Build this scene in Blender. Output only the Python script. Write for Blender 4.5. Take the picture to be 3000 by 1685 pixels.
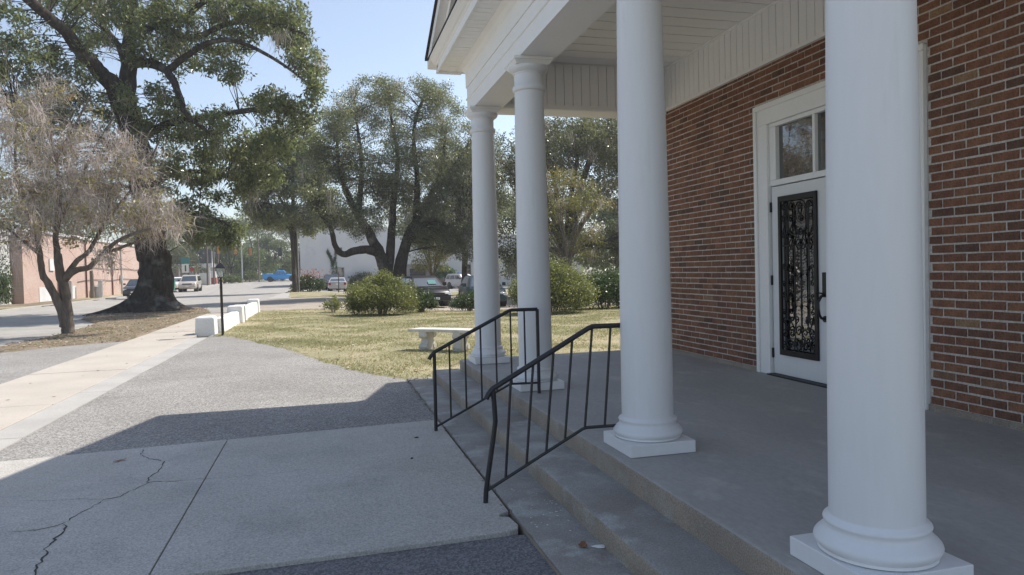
import bpy, bmesh, math, random
import numpy as np
from mathutils import Vector, Matrix
R = math.radians
sc = bpy.context.scene
for o in list(bpy.data.objects): bpy.data.objects.remove(o)
col = sc.collection

# ---------------------------------------------------------------- camera, sky, sun, exposure
cam_d = bpy.data.cameras.new('camera'); cam = bpy.data.objects.new('camera', cam_d); col.objects.link(cam)
yaw, pitch, roll = .2575, -.0263, -.0255
fw = Vector((math.sin(yaw)*math.cos(pitch), math.cos(yaw)*math.cos(pitch), math.sin(pitch)))
rt = Vector((math.cos(yaw), -math.sin(yaw), 0)); up = rt.cross(fw)
r2 = rt*math.cos(roll)+up*math.sin(roll); u2 = -rt*math.sin(roll)+up*math.cos(roll)
cam.matrix_world = Matrix(((r2.x, u2.x, -fw.x, 0), (r2.y, u2.y, -fw.y, 0), (r2.z, u2.z, -fw.z, 1.43), (0, 0, 0, 1)))
cam_d.sensor_width = 36; cam_d.lens = 24.99; cam_d.clip_start = .05; cam_d.clip_end = 3000
sc.camera = cam
SUN_AZ, SUN_EL = R(66.5), R(51.5)
w = bpy.data.worlds.new('World'); sc.world = w; w.use_nodes = True
nt = w.node_tree; bg = nt.nodes['Background']
sky = nt.nodes.new('ShaderNodeTexSky'); sky.sky_type = 'NISHITA'; sky.sun_disc = False
sky.sun_elevation = SUN_EL; sky.sun_rotation = SUN_AZ; sky.air_density = 1.0; sky.dust_density = .8; sky.ozone_density = 1.6
hs = nt.nodes.new('ShaderNodeHueSaturation'); hs.inputs['Saturation'].default_value = .78
nt.links.new(sky.outputs[0], hs.inputs['Color']); nt.links.new(hs.outputs[0], bg.inputs[0]); bg.inputs[1].default_value = .125
sd = bpy.data.lights.new('sun', 'SUN'); sun = bpy.data.objects.new('sun', sd); col.objects.link(sun)
sd.energy = 3.9; sd.angle = R(.55); sd.color = (1, .93, .83)
sdir = Vector((math.cos(SUN_EL)*math.sin(SUN_AZ), math.cos(SUN_EL)*math.cos(SUN_AZ), math.sin(SUN_EL)))
sun.rotation_euler = (-sdir).to_track_quat('-Z', 'Y').to_euler(); sun.location = (20, 10, 40)
vs = sc.view_settings
vs.view_transform = 'Standard'; vs.look = 'None'; vs.gamma = 1; vs.exposure = .62
sc.render.engine = 'CYCLES'

# ---------------------------------------------------------------- materials
def newmat(name):
    m = bpy.data.materials.new(name); m.use_nodes = True
    return m, m.node_tree, m.node_tree.nodes['Principled BSDF']
def nd(t, typ, **kw):
    n = t.nodes.new(typ)
    for k, v in kw.items():
        if k in n.inputs: n.inputs[k].default_value = v
        else: setattr(n, k, v)
    return n
def mixc(t, fac, a, b, blend='MIX'):
    n = t.nodes.new('ShaderNodeMix'); n.data_type = 'RGBA'; n.blend_type = blend
    for s, v in ((n.inputs[0], fac), (n.inputs[6], a), (n.inputs[7], b)):
        if hasattr(v, 'is_linked') or isinstance(v, bpy.types.NodeSocket): t.links.new(v, s)
        elif isinstance(v, (int, float)): s.default_value = v
        else: s.default_value = (*v, 1)
    return n.outputs[2]
def ramp(t, sock, a, b, ca=0., cb=1.):
    n = t.nodes.new('ShaderNodeMapRange'); n.inputs[1].default_value = a; n.inputs[2].default_value = b
    n.inputs[3].default_value = ca; n.inputs[4].default_value = cb; t.links.new(sock, n.inputs[0]); return n.outputs[0]
def coords(t, scale=(1, 1, 1)):
    tc = t.nodes.new('ShaderNodeTexCoord')
    if scale == (1, 1, 1): return tc.outputs['Object']
    mp = t.nodes.new('ShaderNodeMapping'); mp.inputs['Scale'].default_value = scale
    t.links.new(tc.outputs['Object'], mp.inputs[0]); return mp.outputs[0]
def noise(t, co, scale, detail=4, rough=.55):
    n = nd(t, 'ShaderNodeTexNoise', Scale=scale, Detail=detail, Roughness=rough); t.links.new(co, n.inputs['Vector']); return n.outputs['Fac']
def bump(t, b, h, strength=.3, dist=.01):
    n = nd(t, 'ShaderNodeBump', Strength=strength, Distance=dist); t.links.new(h, n.inputs['Height']); t.links.new(n.outputs[0], b.inputs['Normal'])
def mat(name, c, rough=.6, c2=None, scale=3., fine=40., amt=.25, bmp=.0, bdist=.004, metal=0., spec=.5, stretch=(1, 1, 1), c3=None, s3=1., lo3=.55, hi3=.7):
    """colour c drifting to c2 with a broad noise, fine mottling, optional third patch colour, fine relief"""
    m, t, b = newmat(name); co = coords(t, stretch)
    c2 = c2 or tuple(v*.8 for v in c)
    out = mixc(t, ramp(t, noise(t, co, scale), .35, .65), c, c2)
    if c3: out = mixc(t, ramp(t, noise(t, co, s3, 5, .6), lo3, hi3), out, c3)
    fn = noise(t, co, fine, 3, .6)
    out = mixc(t, 1., out, mixc(t, ramp(t, fn, .3, .7), (1-amt,)*3, (1+amt*.6,)*3), 'MULTIPLY')
    t.links.new(out, b.inputs['Base Color']); b.inputs['Roughness'].default_value = rough; b.inputs['Metallic'].default_value = metal
    b.inputs['Specular IOR Level'].default_value = spec
    if bmp: bump(t, b, fn, bmp, bdist)
    return m
def plain(name, c, rough=.5, metal=0., spec=.5, coat=0.):
    m, t, b = newmat(name); co = coords(t)
    n = noise(t, co, 6., 3)
    t.links.new(mixc(t, ramp(t, n, .3, .7), tuple(v*.93 for v in c), c), b.inputs['Base Color'])
    b.inputs['Roughness'].default_value = rough; b.inputs['Metallic'].default_value = metal; b.inputs['Specular IOR Level'].default_value = spec
    b.inputs['Coat Weight'].default_value = coat; b.inputs['Coat Roughness'].default_value = .08
    return m
def glassmat(name, c, rough=.02, wav=0.):
    m, t, b = newmat(name); b.inputs['Base Color'].default_value = (*c, 1); b.inputs['Roughness'].default_value = rough
    b.inputs['Specular IOR Level'].default_value = .8; b.inputs['IOR'].default_value = 2.3
    if wav: bump(t, b, noise(t, coords(t, (1, 1, 3)), 5., 2), wav, .02)
    return m
def leafmat(name, ca, cb, cc=None, pc=.12, trans=.35, rough=.42, spec=.55, tt=(1.25, 1.25, .75)):
    m, t, b = newmat(name)
    at = t.nodes.new('ShaderNodeAttribute'); at.attribute_name = 'tint'
    out = mixc(t, at.outputs['Fac'], ca, cb)
    if cc: out = mixc(t, ramp(t, at.outputs['Fac'], 1-pc, 1-pc+.02), out, cc)
    t.links.new(out, b.inputs['Base Color']); b.inputs['Roughness'].default_value = rough; b.inputs['Specular IOR Level'].default_value = spec
    tr = t.nodes.new('ShaderNodeBsdfTranslucent'); t.links.new(mixc(t, 1., out, tt, 'MULTIPLY'), tr.inputs[0])
    mx = t.nodes.new('ShaderNodeMixShader'); mx.inputs[0].default_value = trans
    t.links.new(b.outputs[0], mx.inputs[1]); t.links.new(tr.outputs[0], mx.inputs[2])
    t.links.new(mx.outputs[0], t.nodes['Material Output'].inputs[0])
    return m
def asphaltmat(name, dark, light, rough=.9, stones=75., patch=(.8, .8, .8)):
    m, t, b = newmat(name); co = coords(t)
    v = nd(t, 'ShaderNodeTexVoronoi', Scale=stones); t.links.new(co, v.inputs['Vector'])
    stone = mixc(t, ramp(t, v.outputs['Color'], .25, .85), dark, light)
    fn = noise(t, co, 300., 2); stone = mixc(t, ramp(t, fn, .35, .7, 0., .55), stone, tuple(min(1, x*1.5) for x in light))
    broad = mixc(t, ramp(t, noise(t, co, .7, 5), .35, .7), (1, 1, 1), patch)
    streak = mixc(t, ramp(t, noise(t, coords(t, (.35, 2.2, 1)), 1.3, 4), .5, .75), (1, 1, 1), tuple(.5+.5*x for x in patch))
    out = mixc(t, 1., mixc(t, 1., stone, broad, 'MULTIPLY'), streak, 'MULTIPLY')
    t.links.new(out, b.inputs['Base Color']); b.inputs['Roughness'].default_value = rough; b.inputs['Specular IOR Level'].default_value = .25
    bump(t, b, v.outputs['Distance'], .5, .006)
    return m
def turfmat(name):
    m, t, b = newmat(name); co = coords(t)
    g = mixc(t, ramp(t, noise(t, co, .55, 5), .35, .65), (.25, .24, .14), (.43, .385, .26))
    g = mixc(t, ramp(t, noise(t, co, 1.1, 6, .65), .56, .68), g, (.46, .38, .28))
    fn = noise(t, co, 45., 4, .7)
    g = mixc(t, 1., g, mixc(t, ramp(t, fn, .3, .7), (.6, .6, .6), (1.25, 1.25, 1.2)), 'MULTIPLY')
    t.links.new(g, b.inputs['Base Color']); b.inputs['Roughness'].default_value = .95; b.inputs['Specular IOR Level'].default_value = .1
    bump(t, b, fn, .6, .03); return m
def barkmat(name, a, b_):
    m, t, b = newmat(name); co = coords(t, (1, 1, .22))
    n = noise(t, co, 9., 6, .65); out = mixc(t, ramp(t, n, .35, .65), a, b_)
    out = mixc(t, ramp(t, noise(t, coords(t), 1.6, 4), .55, .75), out, (.20, .20, .175))
    t.links.new(out, b.inputs['Base Color']); b.inputs['Roughness'].default_value = .95; b.inputs['Specular IOR Level'].default_value = .15
    bump(t, b, n, .9, .05); return m
def brickwallmat(name, c1, c2, mortar, scale=1.):
    m, t, b = newmat(name); tc = t.nodes.new('ShaderNodeTexCoord')
    sep = t.nodes.new('ShaderNodeSeparateXYZ'); t.links.new(tc.outputs['Object'], sep.inputs[0])
    cmb = t.nodes.new('ShaderNodeCombineXYZ'); t.links.new(sep.outputs[1], cmb.inputs[0]); t.links.new(sep.outputs[2], cmb.inputs[1])
    br = t.nodes.new('ShaderNodeTexBrick'); t.links.new(cmb.outputs[0], br.inputs['Vector'])
    br.inputs['Color1'].default_value = (*c1, 1); br.inputs['Color2'].default_value = (*c2, 1); br.inputs['Mortar'].default_value = (*mortar, 1)
    br.inputs['Scale'].default_value = scale; br.inputs['Brick Width'].default_value = .203; br.inputs['Row Height'].default_value = .0677; br.inputs['Mortar Size'].default_value = .006
    out = mixc(t, ramp(t, noise(t, tc.outputs['Object'], .5, 5), .45, .7, 0, .5), br.outputs[0], mortar)
    t.links.new(out, b.inputs['Base Color']); b.inputs['Roughness'].default_value = .9; return m

MT = dict(
 white=mat('white_paint', (.78, .78, .778), .42, (.76, .76, .76), 1.2, 38, .02, .06, .002, stretch=(1, 1, .12), c3=(.66, .655, .64), s3=8., lo3=.64, hi3=.80),
 trim=mat('trim_paint', (.88, .87, .845), .5, (.85, .84, .815), 2., 40, .025),
 board=mat('vinyl_board', (.88, .87, .845), .5, (.85, .84, .815), 2., 40, .025),
 shingle=mat('shingle', (.03, .03, .034), .9, (.05, .05, .05), 6, 60, .3),
 mortar=mat('mortar', (.62, .58, .53), .95, (.53, .49, .44), 2.5, 60, .3, .5),
 porch=mat('porch_concrete', (.38, .365, .345), .7, (.32, .305, .285), 1.0, 45, .10, .06, .002, stretch=(1, .55, 1), c3=(.44, .415, .38), s3=3.6, lo3=.56, hi3=.70),
 step=mat('step_concrete', (.34, .335, .32), .85, (.26, .235, .21), 2.2, 110, .3, .4, .003, c3=(.42, .425, .41), s3=3.2, lo3=.52, hi3=.68),
 riser=mat('riser_concrete', (.36, .30, .235), .9, (.28, .235, .19), 2.8, 130, .4, .6, .004, c3=(.36, .345, .31), s3=4., lo3=.55, hi3=.7),
 slab=mat('walk_concrete', (.52, .50, .465), .85, (.46, .44, .40), 1.1, 95, .38, .4, .002, c3=(.40, .385, .36), s3=1.6, lo3=.5, hi3=.72),
 cream=mat('cream_concrete', (.50, .455, .40), .9, (.44, .40, .35), 1.1, 120, .22, .3, .002, c3=(.42, .375, .32), s3=3., lo3=.62, hi3=.8),
 greyc=mat('grey_concrete', (.45, .435, .41), .9, (.38, .37, .35), 1.5, 120, .2, .3, .002),
 asphalt=asphaltmat('forecourt_asphalt', (.09, .088, .085), (.385, .37, .35)),
 asphalt_dark=asphaltmat('patched_asphalt', (.07, .07, .075), (.26, .25, .26), stones=90.),
 road=asphaltmat('road_asphalt', (.29, .28, .262), (.39, .375, .35), stones=60., patch=(.78, .77, .76)),
 lot=mat('sandy_lot', (.44, .385, .33), .95, (.35, .30, .25), .8, 30, .35, .5, .01),
 dirt=mat('dirt', (.20, .155, .11), .97, (.29, .235, .175), 1.5, 50, .5, .8, .02, c3=(.14, .13, .06), s3=1.2, lo3=.5, hi3=.65),
 turf=turfmat('turf'), crack=plain('crack_dark', (.09, .085, .08), .95, spec=.1),
 iron=mat('painted_iron', (.022, .022, .026), .42, (.03, .028, .028), 8, 70, .3, .15, .002),
 bronze=plain('dark_bronze', (.028, .026, .026), .38, .5),
 glass=glassmat('window_glass', (.015, .018, .017), .015, .02), wavy=glassmat('door_glass', (.012, .012, .012), .02, .12),
 rubber=plain('rubber', (.02, .02, .02), .8), black=plain('black_plastic', (.02, .02, .022), .5), chrome=plain('chrome', (.6, .6, .62), .18, 1.),
 rim=plain('alloy', (.45, .45, .46), .3, .9), carglass=glassmat('car_glass', (.02, .03, .03), .03), redl=plain('red_lens', (.35, .02, .02), .2), lens=plain('clear_lens', (.7, .7, .68), .12), amber=plain('amber_lens', (.75, .25, .03), .25),
 plate=plain('plate', (.75, .76, .74), .4), wood=mat('weathered_wood', (.14, .105, .08), .9, (.20, .165, .135), 3, 40, .35, .5, .01, stretch=(1, 1, .1)),
 steel=plain('galvanised', (.55, .56, .57), .45, .6), bench=mat('bench_stone', (.66, .635, .60), .9, (.56, .53, .48), 5, 70, .25, .6, .006),
 lime=mat('limewash', (.80, .79, .77), .9, (.74, .73, .70), 3, 40, .1, .4, .006, c3=(.46, .445, .41), s3=3.4, lo3=.60, hi3=.76),
 stucco=mat('pale_stucco', (.70, .70, .685), .9, (.64, .64, .63), .35, 20, .1, c3=(.56, .565, .56), s3=.6, lo3=.6, hi3=.75),
 whitewall=mat('white_wall', (.72, .72, .71), .9, (.60, .61, .61), .8, 20, .12),
 beige=mat('beige_panel', (.34, .31, .27), .8), paperwhite=plain('sign_white', (.8, .8, .78), .5), green=plain('sign_green', (.03, .28, .13), .5), teal=plain('teal_paint', (.03, .22, .22), .5), signred=plain('red_paint', (.45, .05, .04), .5),
 orange=plain('signal_orange', (.50, .22, .07), .45), darkroof=plain('dark_roof', (.05, .05, .055), .8), bluetarp=plain('blue_tarp', (.20, .34, .50), .6),
 bin=plain('green_bin', (.02, .20, .13), .45), cone=plain('yellow_cap', (.75, .6, .12), .5),
 farbrick=brickwallmat('far_brick', (.44, .29, .235), (.52, .36, .30), (.56, .49, .44)),
 pipered=plain('rusty_red', (.16, .05, .04), .6), fencewood=mat('fence_wood', (.26, .23, .20), .9),
 bark=barkmat('oak_bark', (.030, .025, .021), (.085, .072, .06)), barkl=barkmat('pale_bark', (.10, .082, .066), (.20, .17, .14)), barkd=barkmat('live_oak_bark', (.04, .033, .026), (.10, .085, .07)),
 twig=plain('grey_twig', (.40, .355, .32), .9), moss=leafmat('spanish_moss', (.52, .465, .43), (.66, .605, .57), tt=(1.05, 1., .97), trans=.55, rough=.9, spec=.1),
 oakleaf=leafmat('oak_leaf', (.085, .112, .056), (.235, .262, .145), (.44, .45, .32), .10, trans=.5, rough=.28),
 litleaf=leafmat('lit_oak_leaf', (.13, .15, .065), (.32, .34, .17), (.48, .48, .30), .10, trans=.5, rough=.3),  # paler copy of the oak leaf, its brightly lit look put into the colour
 liveleaf=leafmat('live_oak_leaf', (.10, .122, .075), (.26, .275, .19), (.42, .43, .35), .12, trans=.48, rough=.30),
 darkleaf=leafmat('dark_oak_leaf', (.062, .076, .042), (.165, .175, .095), (.30, .31, .21), .07, trans=.45, rough=.33),
 autumn=leafmat('autumn_leaf', (.19, .19, .10), (.36, .30, .16), (.46, .24, .09), .14, trans=.4),
 yellow=leafmat('yellow_leaf', (.11, .125, .05), (.27, .245, .09), (.36, .26, .08), .12, trans=.45),
 shrub=leafmat('shrub_leaf', (.095, .115, .045), (.27, .285, .11), (.40, .41, .18), .14, trans=.42),
 shrubd=leafmat('dark_shrub_leaf', (0.035, 0.063, 0.025), (0.098, 0.140, 0.049), (0.280, 0.336, 0.280), .06, rough=.3),
 farleaf=leafmat('far_leaf', (0.072, 0.111, 0.039), (0.182, 0.221, 0.078)), pinkf=leafmat('pink_flower', (.34, .13, .12), (.48, .22, .19)),
 ivy=leafmat('ivy_leaf', (.03, .09, .03), (.07, .16, .05)),
 blade=leafmat('grass_blade', (.21, .235, .12), (.46, .43, .29), (.60, .55, .43), .18, trans=.3, rough=.7, spec=.2),
 litter=leafmat('leaf_litter', (.22, .12, .06), (.42, .32, .22), (.55, .47, .38), .2, trans=.1, rough=.9, spec=.1),
)
BRICK = [mat('brick_%d' % i, c, .9, tuple(v*.72 for v in c), 9., 90, .35, .7, .004, spec=.2) for i, c in enumerate(tuple(q*s_ for q, s_ in zip(cc, (1.28, 1.34, 1.22))) for cc in 
    [(0.229, 0.108, 0.075), (0.208, 0.098, 0.071), (0.188, 0.092, 0.067), (0.252, 0.122, 0.081), (0.164, 0.085, 0.065), (0.137, 0.078, 0.062), (0.222, 0.126, 0.087), (0.293, 0.177, 0.113)])]
BW = [.25, .25, .18, .14, .10, .05, .025, .005]
def paint(name, c, rough=.3, metal=0.): return plain(name, c, rough, metal, .4, .35)

# ---------------------------------------------------------------- building helpers
def ss(a, b, x):
    t = min(1, max(0, (x-a)/(b-a))); return t*t*(3-2*t)
def H(x, y):
    """ground height: the lawn and lots fall away to the east, the street rises to the crossing"""
    return (-.055*min(6, max(0, x))*ss(20, 32, y) - .012*max(0, y-50)*ss(-2.5, .5, x)*(1-ss(90, 110, y)) + .35*ss(92, 122, y)*(1-ss(2, 30, x)))
class MB:
    def __init__(s): s.v = []; s.f = []; s.m = []
    def add(s, vs_, fs, m=0):
        b = len(s.v); s.v += [tuple(v) for v in vs_]; s.f += [tuple(i+b for i in f) for f in fs]; s.m += [m]*len(fs); return s
    def box(s, x0, x1, y0, y1, z0, z1, m=0):
        return s.add([(x0, y0, z0), (x1, y0, z0), (x1, y1, z0), (x0, y1, z0), (x0, y0, z1), (x1, y0, z1), (x1, y1, z1), (x0, y1, z1)],
                     [(0, 3, 2, 1), (4, 5, 6, 7), (0, 1, 5, 4), (1, 2, 6, 5), (2, 3, 7, 6), (3, 0, 4, 7)], m)
    def frustum(s, c, z0, z1, a0, b0, a1, b1, m=0):
        x, y = c
        return s.add([(x-a0, y-b0, z0), (x+a0, y-b0, z0), (x+a0, y+b0, z0), (x-a0, y+b0, z0), (x-a1, y-b1, z1), (x+a1, y-b1, z1), (x+a1, y+b1, z1), (x-a1, y+b1, z1)],
                     [(0, 3, 2, 1), (4, 5, 6, 7), (0, 1, 5, 4), (1, 2, 6, 5), (2, 3, 7, 6), (3, 0, 4, 7)], m)
    def prism(s, poly, a0, a1, ax='y', m=0):
        n = len(poly)
        def P(p, a): return (p[0], a, p[1]) if ax == 'y' else ((a, p[0], p[1]) if ax == 'x' else (p[0], p[1], a))
        return s.add([P(p, a0) for p in poly]+[P(p, a1) for p in poly],
                     [tuple(range(n))[::-1], tuple(range(n, 2*n))]+[(i, (i+1) % n, n+(i+1) % n, n+i) for i in range(n)], m)
    def tube(s, pts, rad, n=8, m=0, cap=True):
        pts = [Vector(p) for p in pts]; k = len(pts)
        if not hasattr(rad, '__len__'): rad = [rad]*k
        vs_ = []; fs = []; ref = None
        for i in range(k):
            d = (pts[min(i+1, k-1)]-pts[max(i-1, 0)]).normalized()
            if ref is None: ref = Vector((0, 0, 1)) if abs(d.z) < .9 else Vector((1, 0, 0))
            a = d.cross(ref)
            if a.length < 1e-4: a = d.orthogonal()
            a.normalize(); b = a.cross(d).normalized(); ref = b
            for j in range(n):
                t = 2*math.pi*j/n; vs_.append(pts[i]+(a*math.cos(t)+b*math.sin(t))*rad[i])
        for i in range(k-1):
            for j in range(n):
                j2 = (j+1) % n; fs.append((i*n+j, i*n+j2, (i+1)*n+j2, (i+1)*n+j))
        if cap: fs += [tuple(range(n))[::-1], tuple(range((k-1)*n, k*n))]
        return s.add(vs_, fs, m)
    def lathe(s, prof, n=32, c=(0, 0, 0), ax='z', m=0):
        vs_ = []; fs = []
        for r_, z in prof:
            for j in range(n):
                t = 2*math.pi*j/n; p = (r_*math.cos(t), r_*math.sin(t), z)
                if ax == 'y': p = (p[0], z, p[1])
                if ax == 'x': p = (z, p[0], p[1])
                vs_.append((c[0]+p[0], c[1]+p[1], c[2]+p[2]))
        k = len(prof)
        for i in range(k-1):
            for j in range(n):
                j2 = (j+1) % n; fs.append((i*n+j, i*n+j2, (i+1)*n+j2, (i+1)*n+j))
        fs += [tuple(range(n))[::-1], tuple(range((k-1)*n, k*n))]
        return s.add(vs_, fs, m)
    def mesh(s, name, mats, smooth=False, ang=35):
        me = bpy.data.meshes.new(name); me.from_pydata(s.v, [], s.f)
        for m_ in (mats if isinstance(mats, (list, tuple)) else [mats]): me.materials.append(m_)
        me.polygons.foreach_set('material_index', s.m)
        if smooth:
            me.polygons.foreach_set('use_smooth', [True]*len(s.f)); me.set_sharp_from_angle(angle=R(ang))
        me.validate(); me.update()
        bm = bmesh.new(); bm.from_mesh(me); bmesh.ops.recalc_face_normals(bm, faces=bm.faces); bm.to_mesh(me); bm.free()
        return me
    def build(s, name, mats, parent=None, smooth=False, ang=35, bev=0):
        o = bpy.data.objects.new(name, s.mesh(name, mats, smooth, ang)); col.objects.link(o)
        if parent: o.parent = parent
        if bev:
            md = o.modifiers.new('bevel', 'BEVEL'); md.width = bev; md.segments = 2; md.limit_method = 'ANGLE'; md.angle_limit = R(40)
        return o
def tag(o, label=None, cat=None, group=None, kind=None):
    for k, v in (('label', label), ('category', cat), ('group', group), ('kind', kind)):
        if v: o[k] = v
    return o
def thing(name, label, cat, loc=(0, 0, 0), rotz=0, group=None):
    o = bpy.data.objects.new(name, None); col.objects.link(o); o.location = loc; o.rotation_euler = (0, 0, rotz); o.empty_display_size = .2
    return tag(o, label, cat, group)
def copy_tree(o, parent=None):
    c = o.copy(); col.objects.link(c); c.parent = parent
    for ch in list(o.children): copy_tree(ch, c)
    return c
def sheet(name, poly, dz, m, step=None, parent=None, kind='structure', edge=None):
    """flat surface cut to poly, gridded so that it follows the lie of the land"""
    bm = bmesh.new(); bm.faces.new([bm.verts.new((x, y, 0)) for x, y in poly]); bm.normal_update()
    if edge is not None: bmesh.ops.inset_region(bm, faces=bm.faces[:], thickness=.10, use_boundary=True)
    if step:
        xs = [p[0] for p in poly]; ys = [p[1] for p in poly]
        for ax, lo, hi in ((0, min(xs), max(xs)), (1, min(ys), max(ys))):
            a = math.ceil(lo/step)*step
            while a < hi:
                n = (1, 0, 0) if ax == 0 else (0, 1, 0); c = (a, 0, 0) if ax == 0 else (0, a, 0)
                bmesh.ops.bisect_plane(bm, geom=bm.verts[:]+bm.edges[:]+bm.faces[:], plane_co=c, plane_no=n); a += step
    bmesh.ops.triangulate(bm, faces=bm.faces[:])
    for v in bm.verts: v.co.z = H(v.co.x, v.co.y)+(edge if edge is not None and v.is_boundary else dz)
    bmesh.ops.recalc_face_normals(bm, faces=bm.faces[:])
    if sum(f.normal.z for f in bm.faces) < 0: bmesh.ops.reverse_faces(bm, faces=bm.faces[:])
    me = bpy.data.meshes.new(name); bm.to_mesh(me); bm.free(); me.materials.append(m)
    o = bpy.data.objects.new(name, me); col.objects.link(o)
    if parent: o.parent = parent
    elif kind: o['kind'] = kind
    return o
def rawmesh(name, V, quads, m, parent=None, tint=None):
    """V (n,3), quads (k,4) numpy arrays -> one mesh object; tint = one value per vertex"""
    me = bpy.data.meshes.new(name); V = np.ascontiguousarray(V, dtype=np.float32); q = np.ascontiguousarray(quads, dtype=np.int32)
    k = q.shape[1]
    me.vertices.add(len(V)); me.vertices.foreach_set('co', V.ravel())
    me.loops.add(q.size); me.loops.foreach_set('vertex_index', q.ravel())
    me.polygons.add(len(q)); me.polygons.foreach_set('loop_start', np.arange(0, q.size, k, dtype=np.int32)); me.polygons.foreach_set('loop_total', np.full(len(q), k, dtype=np.int32))
    if tint is not None:
        a = me.attributes.new('tint', 'FLOAT', 'POINT'); a.data.foreach_set('value', np.ascontiguousarray(tint, dtype=np.float32))
    me.materials.append(m); me.update(calc_edges=True)
    o = bpy.data.objects.new(name, me); col.objects.link(o)
    if parent: o.parent = parent
    return o
def inpoly(x, y, poly):
    r_ = np.zeros(len(x), bool); n = len(poly)
    for i in range(n):
        x0, y0 = poly[i]; x1, y1 = poly[(i+1) % n]
        c = ((y0 > y) != (y1 > y)); xi = (x1-x0)*(y-y0)/((y1-y0) if y1 != y0 else 1e-9)+x0
        r_ ^= c & (x < xi)
    return r_
Hn = np.vectorize(H)

# ---------------------------------------------------------------- the setting
random.seed(4); rng = np.random.default_rng(11)
def wig(poly, amp, step=.4, seed=1, skip=lambda a, b: False):
    """roughen the straight runs of an outline"""
    rr = random.Random(seed); out = []
    for i, (x0, y0) in enumerate(poly):
        x1, y1 = poly[(i+1) % len(poly)]; out.append((x0, y0))
        if skip((x0, y0), (x1, y1)): continue
        L = math.hypot(x1-x0, y1-y0); n = int(L/step)
        for k in range(1, n):
            t = k/n; out.append((x0+(x1-x0)*t+rr.uniform(-amp, amp), y0+(y1-y0)*t+rr.uniform(-amp, amp)))
    return out
gx = [-600, -300, -150, -60, -30, -15]+list(range(-10, 32, 2))+[40, 60, 150, 300, 600]; gy = [-120, -40, -10, 5, 14]+list(range(18, 56, 2))+list(range(56, 130, 4))+[150, 200, 300, 450, 600]
bmv = [(x, y, H(x, y)-.12) for y in gy for x in gx]; nx = len(gx)
g = MB().add(bmv, [(j*nx+i, j*nx+i+1, (j+1)*nx+i+1, (j+1)*nx+i) for j in range(len(gy)-1) for i in range(nx-1)]).build('ground', MT['turf']); g['kind'] = 'structure'
sheet('road', [(-15.3, -60), (-5.2, -60), (-5.2, 16.5), (-4.9, 30.4), (-3.0, 30.7), (-3.1, 60), (-2.6, 112), (12, 114), (60, 116), (60, 124), (12, 124), (-3, 128), (-4, 200), (-13.5, 200), (-15, 128), (-60, 126), (-60, 116), (-15.5, 114), (-15.3, 90)], -.03, MT['road'], 4)
sheet('driveway_apron', [(-7.0, -20), (-4.405, -20), (-4.405, 18.15), (-5.5, 17.55), (-6.4, 16.6), (-7.1, 15.9)], -.012, MT['asphalt'])
verge_poly = [(-4.405, 18.15), (-5.5, 17.5), (-6.4, 16.6), (-7.0, 17.6), (-6.85, 20), (-6.95, 23), (-7.3, 26), (-8.6, 29), (-9.4, 32.5), (-9.1, 35.5), (-7.6, 37.6), (-5.8, 36.4), (-4.9, 33), (-4.405, 30.2)]
sheet('verge', wig(verge_poly, .05, .3, 3), .022, MT['dirt'], edge=-.016)
fc = [(-2.72, -20), (1.06, -20), (1.06, 3.705), (-2.72, 3.705)]
sheet('driveway_patch', fc, -.02, MT['asphalt_dark'])
sheet('driveway', [(-2.72, 6.35), (1.06, 6.35), (1.06, 9.3), (3., 9.3), (3, 13.), (-1, 19), (-2.72, 19)], -.008, MT['asphalt'])
lawn_poly = [(-2.62, 18.25), (-2.15, 17.85), (-1.5, 16.2), (-.8, 14.4), (-.35, 12.8), (.2, 11.1), (.62, 10.1), (1.0, 9.5), (1.0, 9.2), (45, 9.2), (45, 29.0), (12, 29.2), (4, 28.9), (1, 29.4), (-2.6, 30.2)]
lawn_poly = wig(lawn_poly, .045, .22, 8, lambda a, b: max(a[0], b[0]) > 1.05 or min(a[0], b[0]) < -2.5)
sheet('lawn', lawn_poly, .006, MT['turf'], 2, edge=-.0125)
sheet('parking_lot', [(-3.2, 29.0), (-2.6, 29.2), (45, 28.6), (45, 56), (12, 50), (2, 45.5), (-1.9, 45.2), (-3.4, 46)], -.01, MT['lot'], 2)
sheet('grass_strip', wig([(-2.2, 46), (2, 46.2), (12, 50.5), (45, 56.5), (45, 62), (14, 60), (3, 61.5), (-2.9, 62.5)], .12, 1., 5), .012, MT['turf'], 2, edge=-.03)
sheet('rear_parking_lot', [(-2.6, 62), (3, 61), (14, 59.5), (45, 61.5), (45, 86), (-2.6, 86)], -.01, MT['road'], 3)
sheet('lit_pavement_strip', [(-3.35, 44.5), (-2.0, 44.5), (-2.4, 58), (-3.15, 58)], .004, MT['greyc'])  # pale concrete strip put in for a sunlit patch of pavement
sheet('far_verge', wig([(-15.32, 44), (-15.3, 108), (-16.6, 111), (-30, 111), (-30, 44)], .06, 1.5, 6), .03, MT['turf'], 6, edge=-.04)
sheet('far_sidewalk', [(-16.4, 58), (-15.9, 58), (-15.9, 108), (-16.4, 108)], .045, MT['cream'], 6)
sheet('dirt_drive', wig([(-15.25, 45), (-15.28, 55.5), (-16, 57), (-18, 57), (-24, 52), (-24, 45)], .1, 1., 7), .042, MT['dirt'], 6, edge=.02)
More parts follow.
